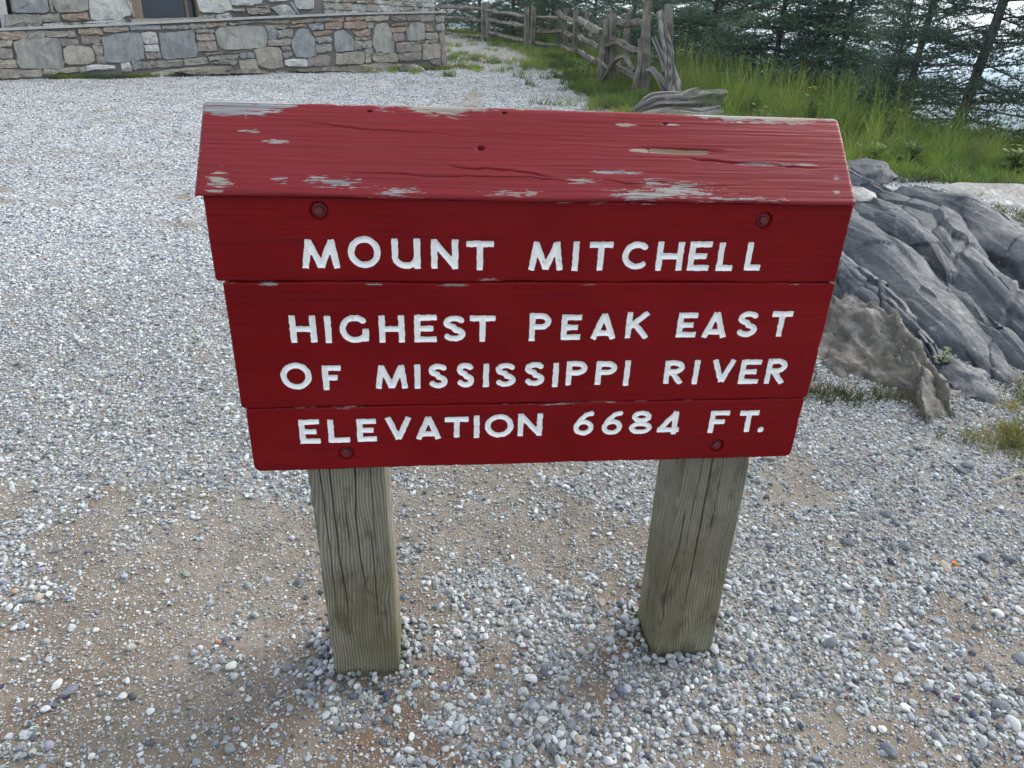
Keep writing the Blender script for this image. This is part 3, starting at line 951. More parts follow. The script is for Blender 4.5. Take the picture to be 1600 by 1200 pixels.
def cap_beam():
    """sloping ridge beam over the boards: front slope is a fine grid, the rest closes the prism"""
    x0, x1 = -0.4925, 0.5625
    yb, zb, yt, zt = -0.0115, 1.0930, 0.1075, 1.2165
    L = math.hypot(yt - yb, zt - zb)
    dy, dz = (yt - yb) / L, (zt - zb) / L
    nx, ns = int((x1 - x0) / 0.003) + 1, int(L / 0.001) + 1
    X, S = np.meshgrid(np.linspace(x0, x1, nx), np.linspace(0, L, ns), indexing='ij')
    h = 0.00030 * fbm(X * 9, S * 300, 0, 3, 5) + 0.0014 * fbm(X * 2.0, S * 12, 2, 2, 6)
    # long drying checks
    for xa, xb, sa, sb, dp, wd in ((-0.47, -0.12, 0.098, 0.062, 0.006, 0.0022), (-0.12, 0.06, 0.062, 0.040, 0.005, 0.002),
                                   (-0.30, 0.40, 0.040, 0.030, 0.003, 0.0015), (0.18, 0.56, 0.085, 0.063, 0.007, 0.0026),
                                   (-0.35, 0.05, 0.13, 0.105, 0.003, 0.0014), (0.28, 0.52, 0.128, 0.108, 0.002, 0.0013)):
        t = np.clip((X - xa) / (xb - xa), 0, 1)
        sc = sa + (sb - sa) * t + 0.0045 * vnoise(X * 22, sa * 50, 0, 13) + 0.0012 * vnoise(X * 60, sa * 50, 0, 14)
        env = sstep(0, 0.15, t) * sstep(1, 0.85, t) * sstep(-0.5, 0.1, vnoise(X * 9, sa * 90, 1, 15))
        h = h - 0.6 * dp * env * np.exp(-((S - sc) / (wd * 0.55)) ** 2)
        h = h + 0.0005 * env * np.exp(-((S - sc - 0.003) / 0.004) ** 2)
    for cx, cs, rad in ((-0.06, 0.092, 0.0048), (-0.02, 0.158, 0.0028), (0.25, 0.146, 0.0028), (-0.235, 0.155, 0.0028)):
        h = h - 0.009 * sstep(rad, rad * 0.5, np.hypot((X - cx) * 0.7, S - cs))
    gouge = np.exp(-((X - 0.27) / 0.062) ** 4 - ((S - 0.094 + (X - 0.27) * 0.02) / 0.0055) ** 4)
    h = h - 0.0045 * gouge
    # rounded ridge and eave, wavy worn edges
    wave = 0.0035 * fbm(X * 5, 1.0, 0, 3, 23)
    rt = np.clip(1 - (L - S) / (0.011 + 0.6 * wave), 0, 1)
    h = h - 0.010 * (1 - np.sqrt(np.clip(1 - rt * rt, 0, 1)))
    rb = np.clip(1 - S / 0.005, 0, 1)
    h = h - 0.004 * (1 - np.sqrt(np.clip(1 - rb * rb, 0, 1)))
    ex = np.minimum(X - x0, x1 - X)
    re = np.clip(1 - ex / 0.006, 0, 1)
    h = h - 0.005 * (1 - np.sqrt(np.clip(1 - re * re, 0, 1)))
    Sx = S + 0.0016 * fbm(X * 6, 3.0, 0, 3, 29) * np.exp(-S / 0.01)
    XX = X.copy()
    # clipped corners at the ridge ends
    kc = np.clip((S - (L - 0.012)) / 0.012, 0, 1)
    XX = np.where(X < x0 + 0.05, X + (0.010 * kc ** 2) * np.clip(1 - (X - x0) / 0.05, 0, 1), XX)
    XX = np.where(X > x1 - 0.05, X - (0.010 * kc ** 2) * np.clip(1 - (x1 - X) / 0.05, 0, 1), XX)
    V = np.stack([XX, yb + dy * Sx - dz * h, zb + dz * Sx + dy * h], -1)
    # where the paint is gone
    n_ = fbm(X * 5, S * 5, 0, 3, 41)
    peel = np.full_like(X, -1.20)
    rim = np.interp(X, [-0.49, -0.44, -0.38, -0.33, -0.30, -0.27, -0.20, -0.17, -0.10, -0.05, 0.0, 0.05, 0.15, 0.3, 0.4, 0.5, 0.56],
                    [0.034, 0.036, 0.024, 0.006, 0.004, 0.004, 0.010, 0.018, 0.026, 0.018, 0.010, 0.012, 0.013, 0.012, 0.012, 0.014, 0.012])
    peel = np.maximum(peel, np.minimum(0.62 * (rim * (1 + 0.7 * n_) - (L - S)) / 0.010 + 0.15, 1.15))
    peel = np.maximum(peel, 0.40 - ex / 0.010 + 0.45 * n_ + np.where(X < 0, 0.12, -0.25))
    for cx, cs, rx, rs, a in ((-0.375, 0.094, 0.028, 0.0045, 1.0), (-0.42, 0.112, 0.02, 0.004, 0.6), (-0.29, 0.024, 0.05, 0.011, 0.72), (-0.37, 0.026, 0.015, 0.007, 0.55),
                              (-0.20, 0.010, 0.05, 0.010, 0.55), (-0.02, 0.010, 0.06, 0.006, 0.5), (0.10, 0.035, 0.04, 0.006, 0.55),
                              (0.26, 0.020, 0.09, 0.020, 0.70), (0.20, 0.010, 0.08, 0.010, 0.72), (0.38, 0.006, 0.08, 0.006, 0.5), (0.16, 0.052, 0.05, 0.004, 0.6),
                              (0.18, 0.142, 0.022, 0.0035, 0.8), (0.26, 0.144, 0.024, 0.003, 0.75), (0.20, 0.094, 0.02, 0.006, 0.9), (0.42, 0.072, 0.10, 0.0035, 0.6),
                              (0.535, 0.048, 0.008, 0.006, 0.9), (0.53, 0.022, 0.007, 0.004, 0.8), (-0.46, 0.02, 0.02, 0.03, 0.45)):
        peel = np.maximum(peel, a * (1.10 - np.hypot((X - cx) / rx, (S - cs) / rs) ** 2))
    peel = np.maximum(peel, 2.7 * gouge - 1.3)
    idg = np.arange(nx * ns).reshape(nx, ns)
    base = V.reshape(-1, 3)
    extra, F = [], [grid_faces(nx, ns)]
    nb = len(base)
    # the back slope and soffit as strips joined to the grid rim
    ridge, eave = idg[:, -1], idg[:, 0]
    backe = base[ridge].copy(); backe[:, 1] = 2 * 0.112 - yb; backe[:, 2] = zb
    bl = base[eave].copy(); bl[:, 1] += 0.0005; bl[:, 2] = zb - 0.0032
    bb = backe.copy(); bb[:, 2] = zb - 0.0032
    i_be, i_bl, i_bb = nb + np.arange(nx), nb + nx + np.arange(nx), nb + 2 * nx + np.arange(nx)
    verts = np.concatenate([base, backe, bl, bb])
    def strip(p, q):
        return np.stack([p[:-1], p[1:], q[1:], q[:-1]], 1)
    F += [strip(ridge, i_be), strip(i_be, i_bb), strip(i_bb, i_bl), strip(i_bl, eave)]
    left = np.concatenate([idg[0, ::-1], [i_bl[0]], [i_bb[0]], [i_be[0]]])
    right = np.concatenate([idg[-1, :], [i_be[-1]], [i_bb[-1]], [i_bl[-1]]])
    F += [left[None, ::-1][:, ::-1], right[None, :][:, ::-1]]
    ntot = len(verts)
    pl = np.concatenate([peel.ravel(), np.full(3 * nx, -0.1)])
    tn = np.concatenate([(gouge * sstep(0.19, 0.25, X)).ravel(), np.zeros(3 * nx)])
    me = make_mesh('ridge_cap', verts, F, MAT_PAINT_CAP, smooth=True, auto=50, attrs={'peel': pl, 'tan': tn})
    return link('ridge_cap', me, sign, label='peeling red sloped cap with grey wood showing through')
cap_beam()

def sign_post(xa, lean_bot, lean_top, cracks, seed, knot, w=0.145, dpt=0.136, z0=-0.12, z1=1.084, y0=0.0465):
    nu, nz = 150, 260
    zs = np.linspace(z0, z1, nz)
    ring = []
    # profile walked round the section, four sides with small chamfered arrises
    per = []
    c = 0.005
    pts = [(c, 0), (w - c, 0), (w, c), (w, dpt - c), (w - c, dpt), (c, dpt), (0, dpt - c), (0, c)]
    cnt = [nu, 3, 40, 3, 30, 3, 40, 3]
    for k in range(8):
        a, b = np.array(pts[k]), np.array(pts[(k + 1) % 8])
        t = np.linspace(0, 1, cnt[k], endpoint=False)[:, None]
        per.append(a + (b - a) * t)
    per = np.concatenate(per)
    n = len(per)
    nrm = np.roll(per, -1, 0) - np.roll(per, 1, 0)
    nrm = np.stack([nrm[:, 1], -nrm[:, 0]], 1)
    nrm /= np.linalg.norm(nrm, axis=1)[:, None]
    PX, ZZ = np.meshgrid(per[:, 0], zs, indexing='ij')
    PY = np.meshgrid(per[:, 1], zs, indexing='ij')[0]
    h = 0.0009 * fbm(PX * 60, ZZ * 3, PY * 60 + seed, 3, seed) + 0.0012 * fbm(PX * 10, ZZ * 4, PY * 10 + seed, 2, seed + 4)
    front = (PY < 0.004)
    leftf = (PX < 0.004)
    rightf = PX > w - 0.004
    for side, xc, za, zb, wob, dp, wd in cracks:
        m, coord = {'f': (front, PX), 'l': (leftf, PY), 'r': (rightf, PY)}[side]
        path = xc + wob * vnoise(ZZ * 5, seed + xc * 70, 0, 3) + 0.0010 * vnoise(ZZ * 20, seed + xc * 70, 0, 4)
        env = sstep(za, za + 0.08, ZZ) * sstep(zb, zb - 0.05, ZZ)
        h = h - np.where(m, 0.7 * dp * env * np.exp(-((coord - path) / (wd * (0.35 + 0.35 * sstep(za, zb, ZZ)))) ** 2), 0)
    kx, kz = knot
    q = np.hypot((PX - kx), (ZZ - kz) * 0.8)
    h = h + np.where(front, 0.0016 * np.exp(-((q - 0.012) / 0.005) ** 2) - 0.003 * np.exp(-(q / 0.007) ** 2), 0)
    # worn foot edges and chips along the arrises
    chip = np.clip(fbm(ZZ * 14, seed * 1.7, PX * 5, 3, seed + 8), 0, 1)
    d_ar = np.minimum(np.hypot(PX, PY), np.hypot(PX - w, PY))
    h = h - 0.006 * chip * np.exp(-(d_ar / 0.006) ** 2)
    t = (ZZ - 0) / 0.56
    sx = lean_bot + (lean_top - lean_bot) * t
    V = np.stack([xa + PX + sx + nrm[:, 0][:, None] * h, y0 + PY + nrm[:, 1][:, None] * h, ZZ], -1)
    f = grid_faces(n, nz)
    k = np.arange(nz - 1)
    idg = np.arange(n * nz).reshape(n, nz)
    wrap = np.stack([idg[-1, :-1], idg[0, :-1], idg[0, 1:], idg[-1, 1:]], 1)
    top = idg[:, -1][None, :]
    wz = sstep(0.45, 0.12, ZZ + 0.06 * fbm(PX * 14, ZZ * 6, seed, 3, 3))
    me = make_mesh('post', V, [f, wrap, top], MAT_POST, smooth=True, auto=45, attrs={'weather': wz.ravel()})
    return link('post', me, sign)
sign_post(-0.3735, 0.004, -0.009, [('f', 0.045, 0.16, 0.62, 0.012, 0.016, 0.0013), ('f', 0.088, 0.24, 0.62, 0.012, 0.018, 0.0014), ('f', 0.026, 0.18, 0.62, 0.005, 0.010, 0.0011),
                                   ('f', 0.118, 0.30, 0.62, 0.003, 0.007, 0.001), ('f', 0.108, 0.14, 0.42, 0.006, 0.010, 0.0011), ('f', 0.062, 0.33, 0.52, 0.004, 0.007, 0.001)], 3, (0.092, 0.245))
sign_post(0.3655, 0.004, -0.004, [('f', 0.056, 0.13, 0.62, 0.008, 0.018, 0.0016), ('f', 0.014, 0.08, 0.45, 0.010, 0.014, 0.0013), ('f', 0.040, 0.28, 0.62, 0.003, 0.006, 0.001),
                                  ('f', 0.086, 0.3, 0.62, 0.003, 0.006, 0.001), ('l', 0.06, 0.15, 0.5, 0.006, 0.010, 0.0013)], 9, (0.034, 0.315))
STONES = ('r 13,119 43,121 42,112 12,110|g 45,121 63,122 62,115 44,113|t 65,122 92,123 91,116 65,115|g 93,123 100,124 100,117 92,116|'
    'r 106,126 133,128 133,121 105,119|t 136,129 169,132 167,125 136,124|t 11,108 24,109 23,103 9,101|p 9,98 21,99 21,88 6,87|t 6,85 23,86 24,76 3,75|'
    'G 26,107 43,113 78,114 79,78 26,75|p 79,113 102,114 102,107 84,104 79,108|p 107,117 130,119 129,109 108,107|'
    't 82,100 90,104 117,105 119,94 116,84 87,80 81,82|t 119,104 131,105 129,94 122,93|p 121,91 130,92 130,84 121,83|t 120,107 130,109 130,106 120,105|'
    't 3,73 50,74 49,65 0,62|t 55,75 94,77 97,72 51,67|t 95,77 105,78 105,72 98,71|w 107,80 141,82 142,76 106,73|'
    'b 133,117 163,122 184,124 182,89 156,86 132,85|b 170,134 212,135 212,130 170,127|b 214,134 232,136 232,131 215,130|g 234,136 249,137 249,132 233,131|'
    'g 252,138 274,140 273,134 251,132|r 276,141 304,142 304,138 275,135|g 307,142 339,145 339,142 307,139|w 186,124 204,125 204,112 186,110|'
    'w 186,108 203,109 203,101 186,100|p 186,97 204,99 204,91 185,90|b 208,124 256,130 256,96 208,91|g 258,130 272,132 285,132 284,128 260,127|'
    'p 259,125 284,127 283,118 259,116|p 259,115 284,117 284,104 259,102|G 287,129 296,137 359,140 363,130 361,111 317,107 296,105 289,110|'
    'g 265,100 317,102 317,101 266,96|g 273,95 317,100 317,94 273,89|b 319,100 340,103 341,95 319,93|w 152,85 162,86 163,74 150,73|'
    'b 165,85 178,87 178,78 166,75|p 180,86 197,88 195,79 179,77|g 198,88 234,90 233,81 197,79|g 236,90 269,94 269,85 236,82|g 270,87 313,92 312,85 270,85|'
    't 186,71 245,79 305,84 305,70 224,65 185,66|t 316,90 341,93 344,79 319,75|p 320,145 377,149 377,146 320,141|p 378,149 400,150 399,146 379,144|'
    'r 402,149 439,154 439,149 403,145|p 441,154 465,157 463,151 443,149|r 466,155 489,158 488,152 466,151|r 493,158 525,161 524,155 493,153|'
    'g 361,140 397,143 394,138 362,136|r 397,141 427,146 427,142 399,139|b 364,135 378,136 377,123 366,122|g 379,134 392,136 391,126 381,125|'
    'g 394,136 405,137 403,127 393,127|p 365,120 400,124 398,114 364,112|b 402,120 410,134 418,139 428,139 438,127 438,101 422,97 406,99 402,108|'
    'b 430,145 454,147 455,139 435,137|r 459,149 486,151 486,142 458,139|r 490,151 530,154 531,144 490,141|r 436,135 470,138 467,132 439,129|'
    'g 441,127 466,129 468,122 442,118|g 441,116 466,117 466,108 440,105|b 473,136 490,139 505,124 503,109 471,107|'
    't 341,106 368,110 382,110 383,83 361,80 344,86|p 384,111 397,113 397,106 385,106|b 386,104 399,105 401,100 387,95|w 389,93 424,95 423,84 387,83|'
    'p 426,97 461,102 460,87 425,84|t 474,104 520,108 521,90 472,88|g 506,120 518,123 517,113 506,110|t 371,76 423,80 489,85 491,77 425,75 370,71|'
    't 494,86 558,91 606,90 606,80 557,76 494,77|t 526,161 570,165 570,158 527,155|p 573,164 599,167 600,158 575,157|p 602,166 626,169 625,160 604,158|'
    't 629,168 656,171 654,160 629,158|g 657,168 673,170 673,160 659,158|g 531,151 540,152 542,146 532,144|r 572,152 610,155 605,151 572,148|'
    'G 545,149 569,152 570,141 578,123 576,110 544,108 538,121 541,136|r 503,139 534,141 534,133 513,130|t 508,129 535,131 534,127 508,125|'
    'g 506,123 518,124 518,113 506,113|g 519,123 535,126 535,114 521,113|g 523,111 537,113 537,105 523,104|r 572,146 602,149 599,141 573,138|'
    'p 575,137 596,139 596,127 579,126|G 602,144 612,155 634,156 635,130 603,127|r 637,152 650,154 651,144 637,143|g 658,154 673,156 674,146 660,145|'
    't 637,140 661,142 661,131 638,131|p 581,123 606,125 606,110 582,108|g 608,120 627,121 627,111 609,110|t 631,121 664,126 667,102 631,98|'
    'p 645,98 667,100 667,89 648,91|p 665,139 673,141 677,118 679,85 671,90 668,118|t 537,103 547,107 579,108 585,94 537,92|p 585,106 610,108 614,96 588,95|'
    'g 611,108 627,110 627,98 615,97|t 524,103 534,103 533,93 524,91|t 638,128 660,130 658,127 638,124|t 608,125 630,127 622,123 608,122')
UPPER = ('b 39,168 78,170 76,145 33,143|t 79,167 83,167 83,146 80,146|g 84,167 127,170 125,149 86,147|w 130,172 178,175 183,155 180,146 153,141 128,139|'
    'g 25,140 66,143 64,125 19,122|g 67,142 88,144 90,135 66,133|r 91,144 124,147 124,139 93,136|w 67,131 90,133 89,128 66,127|'
    'g 91,133 114,135 113,131 91,129|w 116,134 144,138 174,142 174,136 115,131|t 176,175 181,175 187,144 184,143|w 277,181 322,184 328,161 280,154|'
    'w 325,184 350,185 363,170 329,168|g 279,152 300,154 300,148 275,145|w 303,154 322,157 326,150 303,148|t 329,163 346,164 346,160 330,159|'
    'w 338,182 376,185 376,173 341,169|w 381,185 419,187 419,180 385,176|p 349,164 387,167 386,159 354,156|w 388,169 417,173 429,157 402,156|'
    'w 428,188 459,189 459,170 432,168|g 366,169 386,170 386,168 365,167|b 421,176 425,177 437,159 431,158')

# ------------------------------------------------------------------ stone walls of the summit tower
WA = np.array([-7.09, 10.32, 0.0])
WB = np.array([-1.5, 13.99, 0.0])
WU = (WB - WA) / np.linalg.norm(WB - WA)
WN = np.array([WU[1], -WU[0], 0.0])          # towards the viewer side

def wall_pt(u, v, out=0.0):
    return WA + WU * u + WN * out + np.array([0, 0, v])

def stone_piece(poly, depth, back, r, origin_off):
    """one rough faced stone: outline (u, v) in metres, its face standing 'depth' proud of the mortar"""
    p = np.asarray(poly, float)
    c = p.mean(0)
    # resample the outline, round its corners and roughen it
    seg = np.roll(p, -1, 0) - p
    ln = np.hypot(*seg.T)
    per = ln.sum()
    n = int(np.clip(per / 0.075, 12, 24))
    p = c + (p - c) * (1 + 0.014 / np.maximum(np.linalg.norm(p - c, axis=1), 0.03))[:, None]
    seg = np.roll(p, -1, 0) - p
    ln = np.hypot(*seg.T)
    per = ln.sum()
    t = np.linspace(0, per, n, endpoint=False)
    cum = np.concatenate([[0], np.cumsum(ln)])
    k = np.clip(np.searchsorted(cum, t, side='right') - 1, 0, len(p) - 1)
    q = p[k] + seg[k] * ((t - cum[k]) / ln[k])[:, None]
    q = 0.95 * q + 0.025 * (np.roll(q, 1, 0) + np.roll(q, -1, 0))
    size = math.sqrt(max(per * per / 16, 1e-4))
    q = q + r.normal(0, min(0.006, size * 0.03), q.shape)
    inset = min(0.009, size * 0.06)
    dirs = (c - q) / (np.linalg.norm(c - q, axis=1)[:, None] + 1e-9)
    rings = [(q, back), (q, depth * 0.70), (q + dirs * inset, depth * r.uniform(0.9, 1.0)), (q + dirs * np.minimum(0.45 * np.linalg.norm(c - q, axis=1)[:, None], 1), depth)]
    tilt = r.normal(0, 0.035, 2)
    V = []
    for j, (ring, dpt) in enumerate(rings):
        for a in ring:
            o = dpt + ((a - c) @ tilt if j >= 2 else 0) + (r.normal(0, 0.007) if j >= 2 else 0)
            V.append(wall_pt(a[0], a[1], o + origin_off))
    V.append(wall_pt(c[0], c[1], depth + origin_off + r.normal(0.004, 0.004)))
    F4 = []
    for j in range(3):
        for i in range(n):
            a, b = j * n + i, j * n + (i + 1) % n
            F4.append((a, b, b + n, a + n))
    F3 = [(3 * n + i, 3 * n + (i + 1) % n, 4 * n) for i in range(n)]
    f4, f3 = np.array(F4), np.array(F3)
    u0 = q[0] - c; u1 = q[1] - c
    if u0[0] * u1[1] - u0[1] * u1[0] < 0:
        f4, f3 = f4[:, ::-1], f3[:, ::-1]
    return np.array(V), [f4, f3]

def prism_wall(name, uv, back, front, mat, parent, off):
    """slab with outline uv between two depths"""
    uv = np.asarray(uv, float)
    n = len(uv)
    V = [wall_pt(a, b, front + off) for a, b in uv] + [wall_pt(a, b, back + off) for a, b in uv]
    F = [np.array([[i, (i + 1) % n, n + (i + 1) % n, n + i] for i in range(n)]), np.arange(n)[None, :], np.arange(n, 2 * n)[None, ::-1]]
    return link(name, make_mesh(name, V, F, mat, smooth=False), parent)

def parse(s):
    for it in s.split('|'):
        q = it.split()
        if q:
            yield q[0], [tuple(float(t) / 100 for t in w.split(',')) for w in q[1:]]

sr = np.random.default_rng(5)
low_wall = empty('stone_wall', tuple(wall_pt(3.4, 0.70)), label='low mortared rubble stone wall with pale coping beside the gravel', cat='wall')
def build_stone(parent, poly, code, depth, off, root):
    V, F = stone_piece(poly, depth, -0.05, sr, off)
    V = V - np.array(root.location)
    link('stone', make_mesh('stone', V, F, STONE[code], smooth=True, auto=28), parent)
def local_prism(name, uv, back, front, mat, root, off=0.0):
    o = prism_wall(name, uv, back, front, mat, root, off)
    o.data.transform(Matrix.Translation(-Vector(root.location)))
    return o
top_u = [-2.6, 0.14, 1.69, 3.49, 5.05, 6.72]
top_v = [0.985, 1.215, 1.345, 1.505, 1.635, 1.745]
base_v = [0.36, 0.5, 0.55, 0.62, 0.65, 0.68]
local_prism('mortar', list(zip(top_u, base_v)) + list(zip(top_u, np.array(top_v) - 0.012))[::-1], -0.40, -0.016, MAT_MORTAR, low_wall)
cop = list(zip(top_u[:-1] + [6.76], np.array(top_v) - 0.010)) + list(zip(top_u[:-1] + [6.76], np.array(top_v) + 0.020))[::-1]
local_prism('coping', cop, -0.42, 0.045, MAT_COPING, low_wall)
for code, poly in parse(STONES):
    build_stone(low_wall, poly, code, sr.uniform(0.015, 0.035), 0.0, low_wall)
# end return of the wall at its corner, stones seen edge on
for k in range(7):
    v0 = 0.80 + k * 0.132
    for j in range(2):
        a = wall_pt(6.72, v0, 0.0)
        V, F = stone_piece([(0, v0), (0.17, v0), (0.17, v0 + 0.12), (0, v0 + 0.12)], 0.03, -0.05, sr, 0.0)
        rel = V - WA
        u, v, o = rel @ WU, rel[:, 2], rel @ WN
        P = WA + np.outer(np.full(len(u), 6.72) + o, WU) - np.outer(u + 0.02 + j * 0.19, WN)
        P[:, 2] = v
        link('stone', make_mesh('stone', P - np.array(low_wall.location), F, STONE['tpgr'[(k + j) % 4]], smooth=True, auto=60), low_wall)
# extra courses where the wall runs on outside the picture
for k in range(5):
    for j in range(6):
        u0 = -2.58 + j * 0.45
        v0 = 0.60 + k * 0.115 + (u0 + 0.43) * 0.075
        build_stone(low_wall, [(u0, v0), (u0 + 0.42, v0 + 0.02), (u0 + 0.42, v0 + 0.12), (u0, v0 + 0.10)], 'gtpr'[(k + 2 * j) % 4], 0.03, 0.0, low_wall)

UOFF = -0.55
tower = empty('stone_tower', tuple(wall_pt(3.4, 1.2, -1.2)), label='rubble stone summit tower base with a dark window behind the low wall', cat='building')
# the facing is left open where window and doorway sit
def rect(u0, u1, v0, v1):
    return [(u0, v0), (u1, v0), (u1, v1), (u0, v1)]
for u0, u1, v0, v1 in ((0.33, 1.88, 0.7, 3.6), (1.88, 2.86, 0.7, 1.44), (1.88, 2.86, 2.75, 3.6), (2.86, 6.84, 0.7, 3.6), (-2.2, -0.75, 0.7, 3.6), (-0.75, 0.33, 2.9, 3.6)):
    local_prism('mortar', rect(u0, u1, v0, v1), -0.5, -0.016, MAT_MORTAR, tower, UOFF)
local_prism('mortar', rect(-2.2, 6.80, 0.7, 3.55), -2.4, -0.52, MAT_MORTAR, tower, UOFF)
for code, poly in parse(UPPER):
    build_stone(tower, poly, code, sr.uniform(0.02, 0.04), UOFF, tower)
# small coursed rubble to the right of the traced stones and above them
def courses(u0, u1, v0, v1, hmin, hmax, codes, skip=()):
    v = v0
    while v < v1:
        h = sr.uniform(hmin, hmax)
        u = u0 + sr.uniform(-0.02, 0.0)
        while u < u1 - 0.03:
            w = min(h * sr.uniform(0.8, 2.4), u1 - u)
            if u1 - (u + w) < 0.06:
                w = u1 - u
            hh = h * sr.uniform(0.88, 1.0)
            c = (u + w / 2, v + h / 2)
            if not any(a < c[0] + w / 2 and c[0] - w / 2 < b and lo < c[1] + h / 2 and c[1] - h / 2 < hi for a, b, lo, hi in skip):
                g = 0.007
                build_stone(tower, [(u + g, v + g), (u + w - g, v + g + sr.normal(0, .005)), (u + w - g, v + hh - g), (u + g, v + hh - g + sr.normal(0, .005))],
                            sr.choice(list(codes)), sr.uniform(0.015, 0.035), UOFF, tower)
            u += w
        v += h
courses(4.78, 6.84, 1.62, 2.15, 0.075, 0.13, 'wwgttrgw')
courses(3.35, 6.84, 2.15, 2.75, 0.12, 0.22, 'wwgttrgb')
courses(0.35, 6.84, 2.75, 3.55, 0.18, 0.34, 'wgbtgw')
courses(0.38, 1.86, 1.86, 2.75, 0.22, 0.36, 'bgwb')
courses(2.90, 3.35, 1.92, 2.75, 0.2, 0.36, 'wgb')
courses(-2.15, -0.78, 0.9, 3.5, 0.15, 0.3, 'gtbw')
# window
win = local_prism('window', rect(1.99, 2.76, 1.42, 2.72), -0.26, -0.22, MAT_GLASS, tower, UOFF)
for uv in (rect(1.88, 1.985, 1.44, 2.75), rect(2.765, 2.86, 1.44, 2.75), rect(1.985, 2.765, 2.68, 2.75)):
    local_prism('window_frame', uv, -0.28, -0.02, MAT_FRAME, tower, UOFF)
local_prism('window_mullion', rect(2.62, 2.66, 1.44, 2.68), -0.215, -0.17, MAT_FRAME, tower, UOFF)
local_prism('window_sill', [(1.80, 1.375), (2.86, 1.455), (2.86, 1.495), (1.80, 1.415)], -0.24, 0.05, STONE['t'], tower, UOFF)
local_prism('door', rect(-0.70, 0.20, 0.75, 2.85), -0.30, -0.25, MAT_DOOR, tower, UOFF)
local_prism('door_frame', [(0.16, 1.2), (0.26, 1.2), (0.36, 2.9), (0.29, 2.9)], -0.2, 0.02, STONE['w'], tower, UOFF)

def rock(name, loc, size, seed, mat, rotz=0.0, label=None, cat='rock', sub=4, amp=0.16, flat=0.5, tilt=(0, 0), group=None, parent=None, planes=9):
    r = np.random.default_rng(seed)
    v, f = ICO[sub]
    n = r.normal(size=(planes, 3)); n /= np.linalg.norm(n, axis=1)[:, None]
    d = r.uniform(0.55, 0.95, planes)
    q = np.clip(v @ n.T, 0.02, None) / d
    inv = (np.sum(q ** 10, 1) + 0.6) ** 0.1
    p = v / inv[:, None]
    k = 1 + amp * fbm(p[:, 0] * 1.6 + seed, p[:, 1] * 1.6, p[:, 2] * 2.6, 4, seed) + amp * 0.35 * ridged(p[:, 0] * 2 + seed, p[:, 1] * 2, p[:, 2] * 6, 3, seed)
    p = p * k[:, None] * np.asarray(size)
    me = make_mesh(name, p, f, mat, smooth=True, auto=55)
    return link(name, me, parent, label=label, cat=cat if parent is None else None, loc=loc, rot=(tilt[0], tilt[1], rotz), group=group)

rb = wall_pt(5.95, 0.86, 0.28)
rock('boulder', (rb[0], rb[1], 0.80), (0.24, 0.16, 0.13), 4, MAT_ROCK_WARM, 0.5, 'small brown rock lying at the foot of the wall corner', 'rock', 3)
LEDGE = ('brown ledge stone at the wall foot where the dark grass strip ends', 'short brown ledge stone below the large pale slab in the wall',
         'longest brown ledge stone at the wall foot below the oval blue stone', 'brown ledge stone at the wall foot near the bottle shaped stone')
for k, (u, s) in enumerate(((2.6, 0.55), (3.3, 0.40), (4.6, 0.6), (5.2, 0.45))):
    w = wall_pt(u, 0, 0.10)
    rock('footing_stone', (w[0], w[1], float(terrain(w[0], w[1])) + 0.02), (s, 0.13, 0.06), 40 + k, MAT_ROCK_WARM, math.atan2(WU[1], WU[0]),
         LEDGE[k], 'rock', 3, group='ledge stones along the wall foot')

# ------------------------------------------------------------------ swept wood: rails, posts, driftwood
def tube(pts, radii, n=12, seed=0, rough=0.12, knob=0.0, square=0.0, m=None, twist=0.0):
    pts = np.asarray(pts, float)
    seg = np.linalg.norm(np.diff(pts, axis=0), axis=1)
    L = seg.sum()
    m = m or max(8, int(L / 0.05))
    t = np.linspace(0, L, m)
    cum = np.concatenate([[0], np.cumsum(seg)])
    if len(pts) > 2:     # Catmull-Rom style smoothing
        fine = np.stack([np.interp(t, cum, pts[:, i]) for i in range(3)], 1)
        for _ in range(max(2, m // 10)):
            fine[1:-1] = 0.5 * fine[1:-1] + 0.25 * (fine[:-2] + fine[2:])
    else:
        fine = np.stack([np.interp(t, cum, pts[:, i]) for i in range(3)], 1)
    rad = np.interp(t / L, np.linspace(0, 1, len(radii)), radii)
    fine = fine + np.stack([fbm(t * 2.2, seed * 3.1 + i, 0, 2, seed + i) for i in range(3)], 1) * knob
    tan = np.gradient(fine, axis=0)
    tan /= np.linalg.norm(tan, axis=1)[:, None]
    ref = np.array([0.2, 0.3, 1.0]) if abs(tan[m // 2, 2]) < 0.8 else np.array([1.0, 0.2, 0.0])
    s = np.cross(tan, ref); s /= np.linalg.norm(s, axis=1)[:, None]
    u = np.cross(s, tan)
    a = np.linspace(0, 2 * math.pi, n, endpoint=False)
    A, T = np.meshgrid(a, t, indexing='ij')
    A2 = A + twist * T
    rr = 1 + rough * fbm(np.cos(A2) * 1.6 + seed, np.sin(A2) * 1.6, T * 1.4, 3, seed)
    rr = rr * (1 - square * 0.22 * np.cos(4 * A))
    st = np.clip(0.5 + 0.6 * fbm(np.cos(A2) * 5 + seed, np.sin(A2) * 5, T * 1.2, 3, seed + 9), 0, 1)
    rr = rr - 0.10 * (st < 0.35) * 0.5
    R = rr * rad[None, :]
    V = fine[None] + s[None] * (R * np.cos(A))[..., None] + u[None] * (R * np.sin(A))[..., None]
    idg = np.arange(n * m).reshape(n, m)
    f = np.concatenate([grid_faces(n, m), np.stack([idg[-1, :-1], idg[0, :-1], idg[0, 1:], idg[-1, 1:]], 1)])
    caps = [idg[:, 0][None, ::-1], idg[:, -1][None, :]]
    return V.reshape(-1, 3), [f[:, ::-1]] + [c[:, ::-1] for c in caps], st.ravel()

